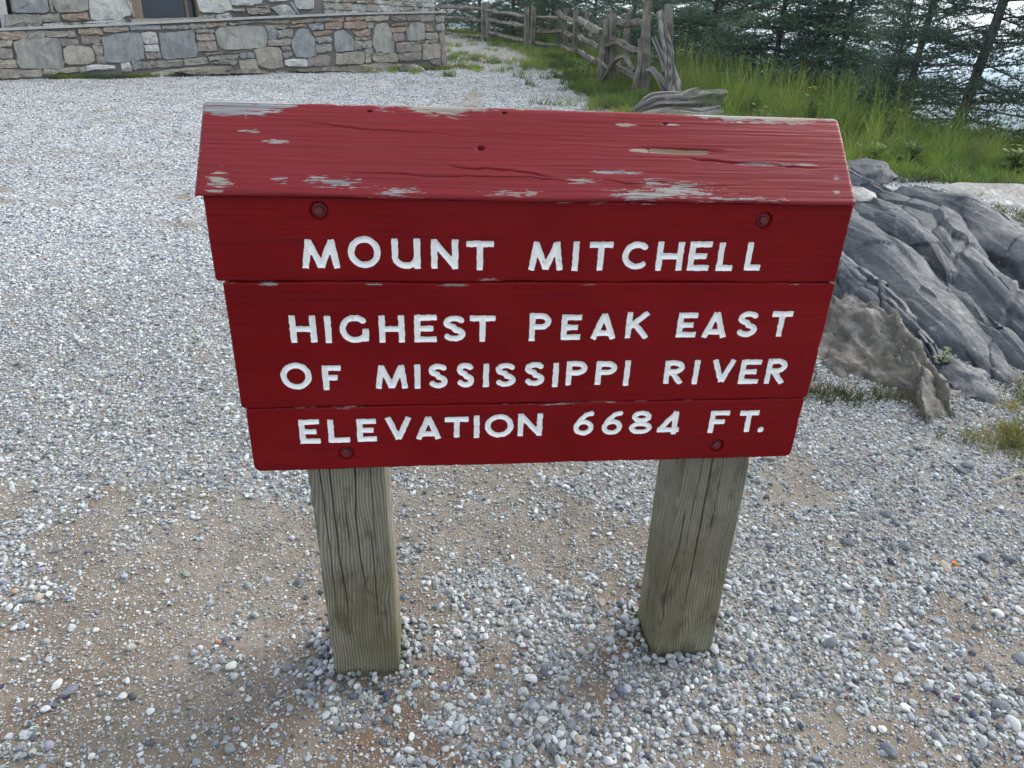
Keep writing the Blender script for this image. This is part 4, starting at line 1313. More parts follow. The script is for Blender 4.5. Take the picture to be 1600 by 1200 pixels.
def tube_part(name, pts, radii, mat, parent, **kw):
    V, F, st = tube(pts, radii, **kw)
    off = np.array(parent.location) if parent is not None else np.zeros(3)
    return link(name, make_mesh(name, V - off, F, mat, smooth=True, auto=34, attrs={'streak': st}), parent)

fence = empty('split_rail_fence', (1.75, 11.3, 0.70), label='old grey split rail fence with paired posts along the grassy brink', cat='fence')
POSTS = [((1.69, 11.3, 1.90), (1.77, 11.3, 0.55), .074), ((2.04, 11.6, 1.89), (2.15, 11.6, 0.5), .064), ((1.37, 12.8, 1.82), (1.44, 12.8, 0.6), .075),
         ((1.24, 12.7, 1.47), (1.21, 12.7, 0.6), .045), ((1.26, 12.75, 1.72), (1.35, 12.75, 0.6), .036), ((1.65, 13.1, 1.80), (1.68, 13.1, 0.6), .05),
         ((1.12, 18.2, 2.03), (1.15, 18.2, 0.85), .06), ((1.40, 18.6, 2.04), (1.41, 18.6, 0.85), .05), ((0.78, 19.8, 2.08), (0.86, 19.8, 0.95), .06),
         ((0.95, 19.6, 2.08), (1.01, 19.6, 0.95), .055), ((-0.01, 20.0, 2.10), (0.02, 20.0, 0.95), .065), ((0.15, 19.8, 2.10), (0.15, 19.8, 0.95), .06),
         ((-1.22, 22.5, 2.30), (-1.20, 22.5, 1.1), .065), ((-1.10, 22.3, 2.30), (-1.07, 22.3, 1.1), .065), ((-2.9, 25.1, 2.4), (-2.9, 25.1, 1.2), .065)]
for k, (a, b, r_) in enumerate(POSTS):
    tube_part('fence_post', [b, ((a[0] + b[0]) / 2 + 0.01, a[1], (a[2] + b[2]) / 2), a], [r_ * 1.15, r_ * 1.0, r_ * 0.9], MAT_FENCE, fence, n=16, seed=50 + k, rough=0.16, square=0.5, knob=0.012, m=26)
RAILS = [[[1.47, 12.8, 1.65], [1.69, 11.35, 1.64]], [[1.3, 12.7, 1.33], [1.46, 12.62, 1.40], [1.58, 12.3, 1.32], [1.74, 11.4, 1.25]], [[1.49, 12.75, 1.02], [1.71, 11.4, 0.88]],
         [[1.21, 12.9, 1.5], [1.2, 18.2, 1.82]], [[1.19, 12.9, 1.3], [1.19, 18.2, 1.49]], [[1.16, 12.9, 1.07], [1.22, 18.2, 1.2]],
         [[1.11, 18.2, 1.79], [0.85, 19.7, 1.94], [0.78, 19.8, 2.07]], [[1.09, 18.2, 1.46], [0.95, 19.7, 1.59]], [[1.12, 18.2, 1.18], [0.84, 19.8, 1.27]],
         [[0.78, 19.7, 1.89], [0.10, 19.9, 1.88]], [[0.89, 19.7, 1.59], [0.10, 19.9, 1.55]], [[0.82, 19.7, 1.27], [0.08, 19.9, 1.33]],
         [[0.0, 20.0, 1.89], [-0.5, 21.2, 2.0], [-1.15, 22.4, 2.1]], [[0.0, 20.0, 1.69], [-1.13, 22.4, 1.87]], [[0.02, 20.0, 1.34], [-1.13, 22.4, 1.55]],
         [[-1.13, 22.4, 2.12], [-1.94, 23.5, 2.17], [-2.9, 25.0, 2.23]], [[-1.13, 22.4, 1.8], [-1.94, 23.5, 1.9], [-2.9, 25.0, 1.95]], [[-1.13, 22.4, 1.43], [-1.94, 23.5, 1.45], [-2.9, 25.0, 1.5]]]
RAILS += [[[1.28, 12.55, 0.80], [1.40, 12.2, 1.12], [1.52, 11.9, 1.20], [1.62, 11.5, 1.0]], [[1.18, 12.75, 1.12], [1.36, 12.6, 0.96], [1.50, 12.5, 1.18]], [[1.60, 11.25, 0.72], [1.66, 11.25, 1.1], [1.62, 11.3, 1.42]]]
for k, p in enumerate(RAILS):
    r_ = 0.052 if k < 3 else (0.075 if k == 3 else (0.036 if k > 17 else 0.048))
    tube_part('fence_rail', p, [r_ * 0.75, r_ * 1.1, r_ * 0.9, r_ * 1.05, r_ * 0.7], MAT_FENCE, fence, n=10, seed=80 + k, rough=0.22, square=0.45, knob=0.016 if k < 4 else 0.010)

drift = empty('leaning_branch', (2.04, 10.3, 0.66), label='pale forked driftwood limb leaning against the fence posts', cat='branch')
tube_part('limb', [[1.80, 11.0, 1.77], [1.86, 10.9, 1.51], [1.94, 10.8, 1.28], [2.01, 10.6, 1.03], [2.05, 10.3, 0.66]], [.045, .06, .062, .085, .09], MAT_DRIFT, drift, n=20, seed=121, rough=0.3, knob=0.03, twist=1.5)
tube_part('fork', [[1.77, 11.05, 1.44], [1.88, 10.9, 1.24], [1.95, 10.7, 1.04]], [.028, .035, .05], MAT_DRIFT, drift, n=14, seed=123, rough=0.3, knob=0.02)
tube_part('fork', [[1.77, 11.2, 1.0], [1.81, 11.0, 1.03], [1.9, 10.7, 0.92], [2.02, 10.38, 0.72]], [.04, .045, .05, .06], MAT_DRIFT, drift, n=14, seed=127, rough=0.3, knob=0.02)

log = empty('fallen_log', (1.9, 9.6, 0.56), label='split weathered grey log lying in the grass below the leaning branch', cat='log')
tube_part('trunk_half', [[1.30, 9.3, 0.55], [1.63, 9.5, 0.655], [2.0, 9.65, 0.68], [2.35, 9.8, 0.70], [2.62, 9.95, 0.79]], [.05, .13, .15, .14, .06], MAT_DRIFT, log, n=30, seed=131, rough=0.32, knob=0.015, twist=0.25, m=50)
tube_part('trunk_half', [[1.42, 9.25, 0.52], [1.8, 9.35, 0.59], [2.2, 9.4, 0.575], [2.48, 9.5, 0.60]], [.06, .10, .12, .10], MAT_DRIFT, log, n=30, seed=137, rough=0.32, knob=0.015, twist=0.3, m=40)
tube_part('branch_stub', [[2.0, 9.65, 0.70], [2.15, 9.75, 0.80], [2.22, 9.8, 0.83]], [.10, .08, .04], MAT_DRIFT, log, n=18, seed=139, rough=0.4, knob=0.03)

# ------------------------------------------------------------------ bedrock outcrop
outcrop = empty('rock_outcrop', (2.1, 3.2, 0.1), label='ridged blue grey bedrock outcrop of tilted slabs beside the sign', cat='rock')
def slab(pts, wl, wr, drop, seed, mat, m=150, n=96, pw=2.3, amp=0.03, steep=0.75, end=0.55, strat=0.003, facet=0.8, rough=0.0032, rid=0.10, freq=1.0):
    """whaleback slab: crest line pts, steep left flank wl wide, gentler right flank wr wide"""
    pts = np.asarray(pts, float)
    # carry the crest on past both ends, diving under ground
    d0, d1 = pts[0] - pts[1], pts[-1] - pts[-2]
    d0 /= np.linalg.norm(d0); d1 /= np.linalg.norm(d1)
    seg = np.linalg.norm(np.diff(pts, axis=0), axis=1)
    cum = np.concatenate([[0], np.cumsum(seg)])
    L = cum[-1]
    t = np.linspace(-0.06 * L - 0.10, L + 0.10, m)
    c = np.stack([np.interp(t, cum, pts[:, i]) for i in range(3)], 1)
    for _ in range(10):
        c[1:-1] = 0.5 * c[1:-1] + 0.25 * (c[:-2] + c[2:])
    over0, over1 = np.clip(-t, 0, None), np.clip(t - L, 0, None)
    c = c + d0 * over0[:, None] + d1 * over1[:, None]
    c[:, 2] -= 2.5 * over0 ** 1.3 + 3.0 * over1 ** 1.3
    tan = np.gradient(c, axis=0); tan[:, 2] = 0; tan /= np.linalg.norm(tan, axis=1)[:, None]
    side = np.stack([-tan[:, 1], tan[:, 0], 0 * t], 1)
    side = np.where(side[:, :1] > 0, side, -side)            # points to +x
    s = np.linspace(-1, 1, n)
    S, T = np.meshgrid(s, t, indexing='ij')
    taper = (1 - end * sstep(L * 0.55, L + 0.1, T)) * (1 - 0.4 * sstep(0.15 * L, -0.1, T))
    wav = 1 + 0.22 * fbm(T * 3.0, seed, 0, 3, seed)
    w = np.where(S < 0, wl, wr) * taper * wav
    q = np.abs(S)
    prof = np.where(S < 0, q ** (1.35 / steep), q ** pw)
    X = S * w
    Z = -drop * prof * (0.75 + 0.25 * taper)
    P = c[None] + side[None] * X[..., None]
    P[..., 2] += Z
    # plated strata: stepped relief running along the slab, cut by a few cross joints
    lam = (S * 2.3 + 0.55 * fbm(T * 0.9, S * 1.2, seed, 3, seed + 5))
    step = (lam * 2.0 - np.floor(lam * 2.0))
    P[..., 2] += strat * (np.power(step, 3.0) - 0.5) * 2.0 * (1 - q ** 4)
    fn = fbm(P[..., 0] * 3.0, P[..., 1] * 0.9, P[..., 2] * 3 + seed, 3, seed + 2)
    fr = ridged(S * 2.6 + seed, T * 0.8, seed * 0.37, 4, seed + 7)
    d = amp * fn + amp * rid * (fr - 0.8)
    rs = np.random.default_rng(seed + 500)
    K = 20
    su, sv = rs.uniform(-1, 1, K), rs.uniform(t[0], t[-1], K)
    best = np.full(S.shape, 1e9); fac = np.zeros(S.shape)
    wu = S * 0.5 * (wl + wr) + 0.02 * fn
    for k in range(K):
        du, dv = wu - su[k] * 0.5 * (wl + wr), (T - sv[k]) * 0.42 + 0.02 * fn
        dist = du * du + dv * dv
        mm = dist < best
        tl = rs.normal(0, 0.10), rs.normal(0, 0.05), rs.normal(0, 0.007)
        fac = np.where(mm, tl[0] * du + tl[1] * dv * 2 + tl[2], fac)
        best = np.minimum(best, dist)
    d = d + facet * fac
    jt = vnoise(T * 2.4 + S * 1.1, seed * 1.3, S * 0.6, seed + 12)
    d = d - 0.016 * np.exp(-(jt / 0.02) ** 2)
    d = d + rough * fbm(P[..., 0] * 16 * freq, P[..., 1] * 9 * freq, P[..., 2] * 16 * freq, 4, seed + 15)
    gu, gv = np.gradient(P, axis=0), np.gradient(P, axis=1)
    nn = np.cross(gu, gv); nn /= np.linalg.norm(nn, axis=-1)[..., None] + 1e-9
    nn = np.where(nn[..., 2:] < 0, -nn, nn)
    P = P + nn * d[..., None]
    V = P.reshape(-1, 3) - np.array(outcrop.location)
    fl = grid_faces(n, m)
    a, b, cc = V[fl[0][0]], V[fl[0][1]], V[fl[0][2]]
    fmid = fl[(n // 2) * (m - 1) + m // 2]
    if np.cross(V[fmid[1]] - V[fmid[0]], V[fmid[2]] - V[fmid[0]])[2] < 0:
        fl = fl[:, ::-1]
    return link('slab', make_mesh('slab', V, fl, mat, smooth=True), outcrop)
slab([[1.55, 3.45, 0.33], [1.59, 3.0, 0.29], [1.60, 2.75, 0.265], [1.64, 2.55, 0.21], [1.66, 2.4, 0.14], [1.67, 2.30, 0.06]], 0.60, 0.22, 0.30, 3, MAT_ROCK_WARM, amp=0.05, steep=0.95, strat=0.0, facet=1.6, rough=0.017, rid=0.7, end=0.35, freq=1.7)
slab([[1.58, 3.75, 0.42], [1.66, 3.3, 0.35], [1.71, 3.05, 0.30], [1.77, 2.85, 0.23], [1.80, 2.7, 0.13]], 0.22, 0.24, 0.34, 8, MAT_ROCK, amp=0.031, strat=0.010, facet=1.3, rough=0.009)
slab([[1.86, 4.2, 0.51], [1.95, 3.7, 0.43], [1.96, 3.35, 0.35], [2.02, 3.0, 0.25], [2.03, 2.75, 0.17], [2.08, 2.55, 0.08]], 0.34, 0.40, 0.40, 14, MAT_ROCK, amp=0.028)
slab([[2.12, 4.5, 0.52], [2.20, 4.1, 0.50], [2.24, 3.85, 0.45], [2.18, 3.5, 0.35]], 0.26, 0.34, 0.38, 19, MAT_ROCK, amp=0.028)
slab([[2.34, 4.7, 0.55], [2.38, 4.2, 0.53], [2.34, 3.7, 0.42], [2.32, 3.3, 0.34], [2.33, 2.9, 0.23], [2.36, 2.6, 0.10]], 0.36, 0.46, 0.36, 25, MAT_ROCK, amp=0.028)
slab([[2.58, 4.9, 0.56], [2.75, 4.5, 0.57], [2.76, 4.1, 0.50], [2.77, 3.6, 0.34], [2.8, 3.2, 0.2]], 0.46, 0.48, 0.36, 31, MAT_ROCK, amp=0.031)
slab([[2.34, 5.5, 0.62], [2.38, 5.0, 0.575], [2.43, 4.6, 0.52]], 0.24, 0.26, 0.36, 37, MAT_ROCK, amp=0.025)
slab([[2.98, 4.7, 0.50], [3.02, 4.2, 0.42], [3.06, 3.6, 0.26]], 0.32, 0.36, 0.34, 41, MAT_ROCK, amp=0.031)
slab([[2.14, 3.75, 0.37], [2.16, 3.3, 0.31], [2.18, 2.95, 0.235], [2.22, 2.65, 0.12], [2.24, 2.5, 0.05]], 0.22, 0.26, 0.34, 47, MAT_ROCK, amp=0.028)
rock('slab', (1.88 - 2.1, 2.70 - 3.2, 0.07 - 0.1), (0.13, 0.22, 0.15), 61, MAT_ROCK, 0.1, parent=outcrop, sub=4, tilt=(-0.35, 0.15))
rock('slab', (2.15 - 2.1, 4.75 - 3.2, 0.42 - 0.1), (0.22, 0.35, 0.13), 63, MAT_ROCK_PALE, 0.2, parent=outcrop, sub=4)
rock('boulder', (2.64, 5.70, 0.45), (0.30, 0.20, 0.15), 66, MAT_ROCK, 0.4, 'dark pointed boulder where the grass bank meets the outcrop', 'rock')
rock('boulder', (3.55, 5.45, 0.36), (0.75, 0.50, 0.13), 67, MAT_ROCK_PALE, -0.3, 'broad flat pale rock sheet in front of the grass bank', 'rock', amp=0.1, tilt=(0.02, 0.0))
rock('boulder', (2.80, 8.6, 0.50), (0.52, 0.30, 0.16), 69, MAT_ROCK_PALE, 0.1, 'rounded grey rock half hidden in grass beyond the log', 'rock', amp=0.1)

# ------------------------------------------------------------------ grass
def blade_clump(name, seed, nb, h0, h1, spread, lean, width, seedheads=0, segs=4):
    r = np.random.default_rng(seed)
    V, F, A = [], [], []
    for k in range(nb + seedheads):
        stalk = k >= nb
        h = r.uniform(h0, h1) * (1.75 if stalk else 1.0)
        az, rad = r.uniform(0, 6.283), spread * math.sqrt(r.uniform())
        b = np.array([rad * math.cos(az), rad * math.sin(az), -0.01])
        da = r.uniform(0, 6.283)
        ln = lean * r.uniform(0.3, 1.3) * (0.45 if stalk else 1.0)
        d = np.array([math.cos(da), math.sin(da)])
        w = width * r.uniform(0.7, 1.2) * (0.45 if stalk else 1.0)
        fa = r.uniform(0, 3.14)
        sd = np.array([math.cos(fa), math.sin(fa), 0])
        base = len(V)
        for j in range(segs + 1):
            t = j / segs
            c = b + np.array([d[0] * ln * h * t * t, d[1] * ln * h * t * t, h * (t - 0.28 * ln * t * t)])
            ww = w * (1 - t) ** 0.7 if not stalk else w * (1 - 0.6 * t)
            V += [c - sd * ww / 2, c + sd * ww / 2]
            A += [t if not stalk else 0.8 + 0.2 * t] * 2
            if j:
                F.append((base + 2 * j - 2, base + 2 * j - 1, base + 2 * j + 1, base + 2 * j))
        if stalk:       # feathery seed head: short side spikes near the tip
            for q in range(9):
                t = 0.72 + 0.28 * q / 8
                c = b + np.array([d[0] * ln * h * t * t, d[1] * ln * h * t * t, h * (t - 0.28 * ln * t * t)])
                aa = r.uniform(0, 6.283)
                e = np.array([math.cos(aa), math.sin(aa), 1.6]); e /= np.linalg.norm(e)
                p = np.cross(e, [0, 0, 1.0]); p /= np.linalg.norm(p)
                l_ = h * 0.055 * (1.3 - t * 0.8)
                i0 = len(V)
                V += [c, c + e * l_ * 0.5 + p * 0.003, c + e * l_, c + e * l_ * 0.5 - p * 0.003]
                A += [1.0] * 4
                F.append((i0, i0 + 1, i0 + 2, i0 + 3))
    return make_mesh(name, np.array(V), np.array(F), MAT_GRASS, smooth=True, attrs={'along': np.array(A)})

SHORT = proto_collection('turf_shape', [blade_clump('turf_shape', 300 + i, 26, 0.05, 0.13, 0.075, 0.8, 0.0085) for i in range(5)])
TALL = proto_collection('tall_grass_shape', [blade_clump('tall_grass_shape', 320 + i, 26, 0.25, 0.50, 0.10, 0.75, 0.0095, 5) for i in range(5)])

vr = np.random.default_rng(77)
def grass_points(n, xr, yr, dens):
    x, y = vr.uniform(*xr, n), vr.uniform(*yr, n)
    k = vr.uniform(size=n) < dens(x, y)
    x, y = x[k], y[k]
    return np.stack([x, y, terrain(x, y)], 1)
def green(n, base, var=0.25, dry=0.12):
    b = np.tile(np.asarray(base, float), (n, 1)) * vr.uniform(1 - var, 1 + var, (n, 1))
    d = (vr.uniform(size=n) < dry)[:, None]
    return np.where(d, np.array([0.20, 0.19, 0.075]) * vr.uniform(0.7, 1.2, (n, 1)), b + vr.normal(0, 0.008, (n, 3))).clip(0.01, 0.6)

def rock_clear(x, y):
    """no turf on the outcrop, the flat sheet or the log"""
    m = np.ones_like(x)
    m *= 1 - ((x > 1.1) & (x < 3.3) & (y > 2.35) & (y < 5.3) & (x < 3.3))
    m *= 1 - (np.hypot((x - 3.55) / 0.80, (y - 5.45) / 0.42) < 1)
    m *= 1 - (np.hypot((x - 2.62) / 0.2, (y - 5.65) / 0.2) < 1)
    return m
d_short = lambda x, y: grass_mask(x, y) * rock_clear(x, y) * np.where(y > 9, 0.9, 1.0) * (edge_dist(x, y) < 2.5)
p1 = grass_points(11000, (-3.0, 7.5), (3.3, 13.5), d_short)
p2 = grass_points(5000, (-5.0, 4.0), (13.5, 27), lambda x, y: d_short(x, y) * 0.8)
pd = grass_points(1500, (-3.5, 1.2), (12.8, 20), lambda x, y: 0.5 * (fbm(x * 1.5, y * 1.5, 0, 3, 28) > 0.15))
def d_edge(x, y):      # tufts creeping into the gravel
    g = grass_mask(x - 0.35, y) * (1 - grass_mask(x, y)) + grass_mask(x + 0.9, y) * 0.25
    return np.clip(g, 0, 1) * rock_clear(x, y) * (fbm(x * 2, y * 2, 0, 2, 8) > 0.1) * 0.7
p3 = grass_points(6000, (-4.0, 4.0), (5.5, 24), d_edge)
pw = []
for u0, u1, n in ((0.55, 1.7, 90), (1.7, 2.4, 25), (3.9, 4.3, 8), (5.5, 6.8, 60), (6.7, 7.5, 60)):
    u = vr.uniform(u0, u1, n)
    o = vr.uniform(0.03, 0.16, n) if u0 < 6.6 else vr.uniform(-0.5, 0.1, n)
    q = WA[None, :] + u[:, None] * WU + o[:, None] * WN
    q[:, 2] = terrain(q[:, 0], q[:, 1])
    pw.append(q)
pr = []
for cx, cy, sx, sy, n in ((1.98, 2.22, 0.16, 0.05, 90), (2.2, 2.42, 0.16, 0.10, 110), (1.30, 2.52, 0.12, 0.03, 26), (1.18, 2.66, 0.04, 0.04, 14), (4.4, 4.35, 0.5, 0.3, 120), (3.3, 4.75, 0.2, 0.12, 40), (2.95, 5.85, 0.3, 0.12, 50)):
    q = np.stack([vr.normal(cx, sx, n), vr.normal(cy, sy, n), np.zeros(n)], 1)
    q[:, 2] = terrain(q[:, 0], q[:, 1])
    pr.append(q)
def tone(P, c):
    # patches of darker and of yellower growth
    k = fbm(P[:, 0] * 1.6, P[:, 1] * 1.6, 0, 3, 91)[:, None]
    c = np.where(k < 0, c * (1 + 0.75 * np.clip(k, -0.8, 0)), c)
    return np.clip(c + np.clip(k, 0, 0.7) * np.array([0.13, 0.085, 0.0]), 0.01, 0.6)
def put_grass(name, P, coll, s0, s1, base, label, dry=0.1, tiltmax=0.15, flat=None):
    n = len(P)
    s = vr.uniform(s0, s1, n)
    if flat is not None:
        s = s * flat(P[:, 0], P[:, 1])
    rot = np.stack([vr.normal(0, tiltmax, n), vr.normal(0, tiltmax, n), vr.uniform(0, 6.28, n)], 1)
    return scatter(name, P, rot, np.repeat(s[:, None], 3, 1), tone(P, green(n, base, 0.28, dry)), vr.integers(0, 5, n), coll, label, 'grass')
put_grass('grass', np.concatenate([p1, p2, p3, pd]), SHORT, 0.75, 1.6, (0.120, 0.215, 0.042), 'short green turf along the fence and on the bank', 0.08)
put_grass('wall_grass', np.concatenate(pw), SHORT, 0.5, 0.9, (0.045, 0.085, 0.025), 'dark green grass tufts along the foot of the stone wall', 0.05)
put_grass('rock_grass', np.concatenate(pr), SHORT, 0.30, 0.7, (0.060, 0.100, 0.030), 'short grass growing round the foot of the rock outcrop', 0.25)
def d_tall(x, y):
    e = edge_dist(x, y)
    bank = sstep(5.9, 6.8, y - 0.15 * (x - 3)) * sstep(1.9, 2.8, x - 0.1 * (9 - y)) * (y < 12)
    n = sstep(-0.5, 0.5, fbm(x * 1.2, y * 1.2, 0, 2, 19))
    strip = ((e > -1.1) & (y > 9.5)) * 0.8
    return np.clip(bank * (0.12 + 0.88 * n) + strip, 0, 1) * (e < 1.6) * rock_clear(x, y)
pt = grass_points(3300, (1.2, 8.0), (5.6, 13.0), d_tall)
pt2 = grass_points(900, (-2.0, 3.6), (12.5, 25), lambda x, y: (edge_dist(x, y) > -1.3) * (edge_dist(x, y) < 0.8) * 0.7)
tallf = lambda x, y: (0.55 + 0.5 * sstep(6.2, 8.2, y)) * (1 - 0.35 * sstep(3.9, 5.4, x)) + 0.12 * fbm(x * 0.9, y * 0.9, 0, 2, 9)
put_grass('tall_grass', np.concatenate([pt, pt2]), TALL, 0.35, 1.10, (0.180, 0.300, 0.052), 'tall seeding meadow grass on the bank before the firs', 0.10, 0.10, tallf)

# ------------------------------------------------------------------ broad leaved plants and flowers
def leafy_plant(name, loc, seed, nst, h, leaf, leafcol, label, cat, flower=None, lean=0.25, nflow=0):
    r = np.random.default_rng(seed)
    root = empty(name, loc, label=label, cat=cat)
    V, F, T, A = [], [], [], []
    SV, SF, ST = [], [], []
    tips = []
    for s in range(nst):
        az = r.uniform(0, 6.28)
        d = np.array([math.cos(az), math.sin(az)])
        hh = h * r.uniform(0.65, 1.1)
        l_ = lean * r.uniform(0.2, 1.2)
        cl = lambda t: np.array([d[0] * l_ * hh * t * t, d[1] * l_ * hh * t * t, hh * t])
        b = len(SV)
        w = 0.0025 + 0.004 * h
        for j in range(6):
            c = cl(j / 5)
            for q in range(3):
                a = q * 2.094
                SV.append(c + w * (1 - 0.12 * j) * np.array([math.cos(a), math.sin(a), 0]))
            if j:
                for q in range(3):
                    SF.append((b + (j - 1) * 3 + q, b + (j - 1) * 3 + (q + 1) % 3, b + j * 3 + (q + 1) % 3, b + j * 3 + q))
        nl = max(5, int(10 * hh / 0.3))
        for k in range(nl):
            t = 0.15 + 0.85 * k / nl
            c = cl(t)
            a = k * 2.4 + r.uniform(-0.4, 0.4)
            o = np.array([math.cos(a), math.sin(a), r.uniform(0.1, 0.7)]); o /= np.linalg.norm(o)
            p = np.cross(o, [0, 0, 1.0]); p /= np.linalg.norm(p)
            L = leaf * r.uniform(0.7, 1.2) * (1.15 - 0.4 * t)
            i0 = len(V)
            nup = np.cross(p, o)
            V += [c, c + o * L * 0.35 + p * L * 0.20 - nup * L * 0.03, c + o * L * 0.75 + p * L * 0.15 - nup * L * 0.10, c + o * L - nup * L * 0.2, c + o * L * 0.75 - p * L * 0.15 - nup * L * 0.10, c + o * L * 0.35 - p * L * 0.20 - nup * L * 0.03, c + o * L * 0.5 - nup * L * 0.08]
            col = np.asarray(leafcol) * r.uniform(0.7, 1.3)
            T += [col] * 7
            A += [0, .3, .6, 1, .6, .3, .4]
            F += [(i0, i0 + 1, i0 + 6), (i0 + 1, i0 + 2, i0 + 6), (i0 + 2, i0 + 3, i0 + 6), (i0 + 3, i0 + 4, i0 + 6), (i0 + 4, i0 + 5, i0 + 6), (i0 + 5, i0, i0 + 6)]
        tips.append(cl(1.0))
    link('stems', make_mesh('stems', np.array(SV), np.array(SF), MAT_PLANT, attrs={'tint': np.tile(np.array([0.08, 0.11, 0.04]), (len(SV), 1)), 'along': np.zeros(len(SV))}), root)
    link('leaves', make_mesh('leaves', np.array(V), np.array(F), MAT_PLANT, attrs={'tint': np.array(T), 'along': np.array(A) * 0.4}), root)
    if flower is not None:
        for tp in tips[:nflow]:
            FV, FF = [], []
            for k in range(9):
                a = k * 0.698
                o = np.array([math.cos(a), math.sin(a), 0.35]); p = np.array([-math.sin(a), math.cos(a), 0])
                i0 = len(FV); R_ = 0.028
                FV += [tp, tp + o * R_ * 0.6 + p * R_ * 0.25, tp + o * R_, tp + o * R_ * 0.6 - p * R_ * 0.25]
                FF.append((i0, i0 + 1, i0 + 2, i0 + 3))
            link('flower', make_mesh('flower', np.array(FV), np.array(FF), MAT_PLANT, attrs={'tint': np.tile(np.asarray(flower), (len(FV), 1)), 'along': np.zeros(len(FV))}), root)
    return root
gz = lambda x, y: float(terrain(x, y))
leafy_plant('goldenrod', (3.10, 8.15, gz(3.10, 8.15)), 1, 9, 0.50, 0.09, (0.13, 0.19, 0.03), 'yellow green leafy weed with one yellow bloom beyond the log', 'plant', (0.75, 0.55, 0.03), 0.25, 2)
leafy_plant('leafy_weed', (3.75, 7.75, gz(3.75, 7.75)), 2, 9, 0.42, 0.10, (0.12, 0.17, 0.035), 'bushy yellow green weed at the near edge of the tall grass', 'plant', None, 0.35)
leafy_plant('leafy_weed', (4.45, 6.7, gz(4.45, 6.7)), 3, 14, 0.30, 0.11, (0.15, 0.22, 0.03), 'bright lime green weed low on the grass bank', 'plant', None, 0.5)
leafy_plant('leafy_weed', (3.55, 6.8, gz(3.55, 6.8)), 4, 8, 0.24, 0.13, (0.06, 0.12, 0.03), 'dark broad leaved weed among the bank grass', 'plant', None, 0.5)
leafy_plant('leafy_weed', (3.05, 6.45, gz(3.05, 6.45)), 21, 12, 0.28, 0.10, (0.10, 0.18, 0.035), 'leafy green weed beside the dark pointed boulder', 'plant', None, 0.6)
leafy_plant('leafy_weed', (5.2, 6.5, gz(5.2, 6.5)), 22, 14, 0.30, 0.12, (0.07, 0.14, 0.035), 'spreading dark green weed near the low fir saplings', 'plant', None, 0.6)
leafy_plant('leafy_weed', (2.55, 8.0, gz(2.55, 8.0)), 23, 10, 0.36, 0.10, (0.14, 0.20, 0.035), 'upright pale green weed behind the half hidden grey rock', 'plant', None, 0.4)
leafy_plant('seedling', (1.80, 2.76, 0.16), 5, 3, 0.085, 0.035, (0.12, 0.18, 0.03), 'tiny green seedling in a cleft of the outcrop', 'plant', None, 0.5)
for k, (x, y) in enumerate(((1.02, 13.6), (1.12, 13.7), (0.94, 13.75))):
    leafy_plant('white_wildflower', (x, y, gz(x, y)), 11 + k, 4, 0.20, 0.06, (0.05, 0.10, 0.03), 'small white wildflower in the grass by the fence', 'flower', (0.75, 0.76, 0.74), 0.35, 4)['group'] = 'white wildflowers by the fence'

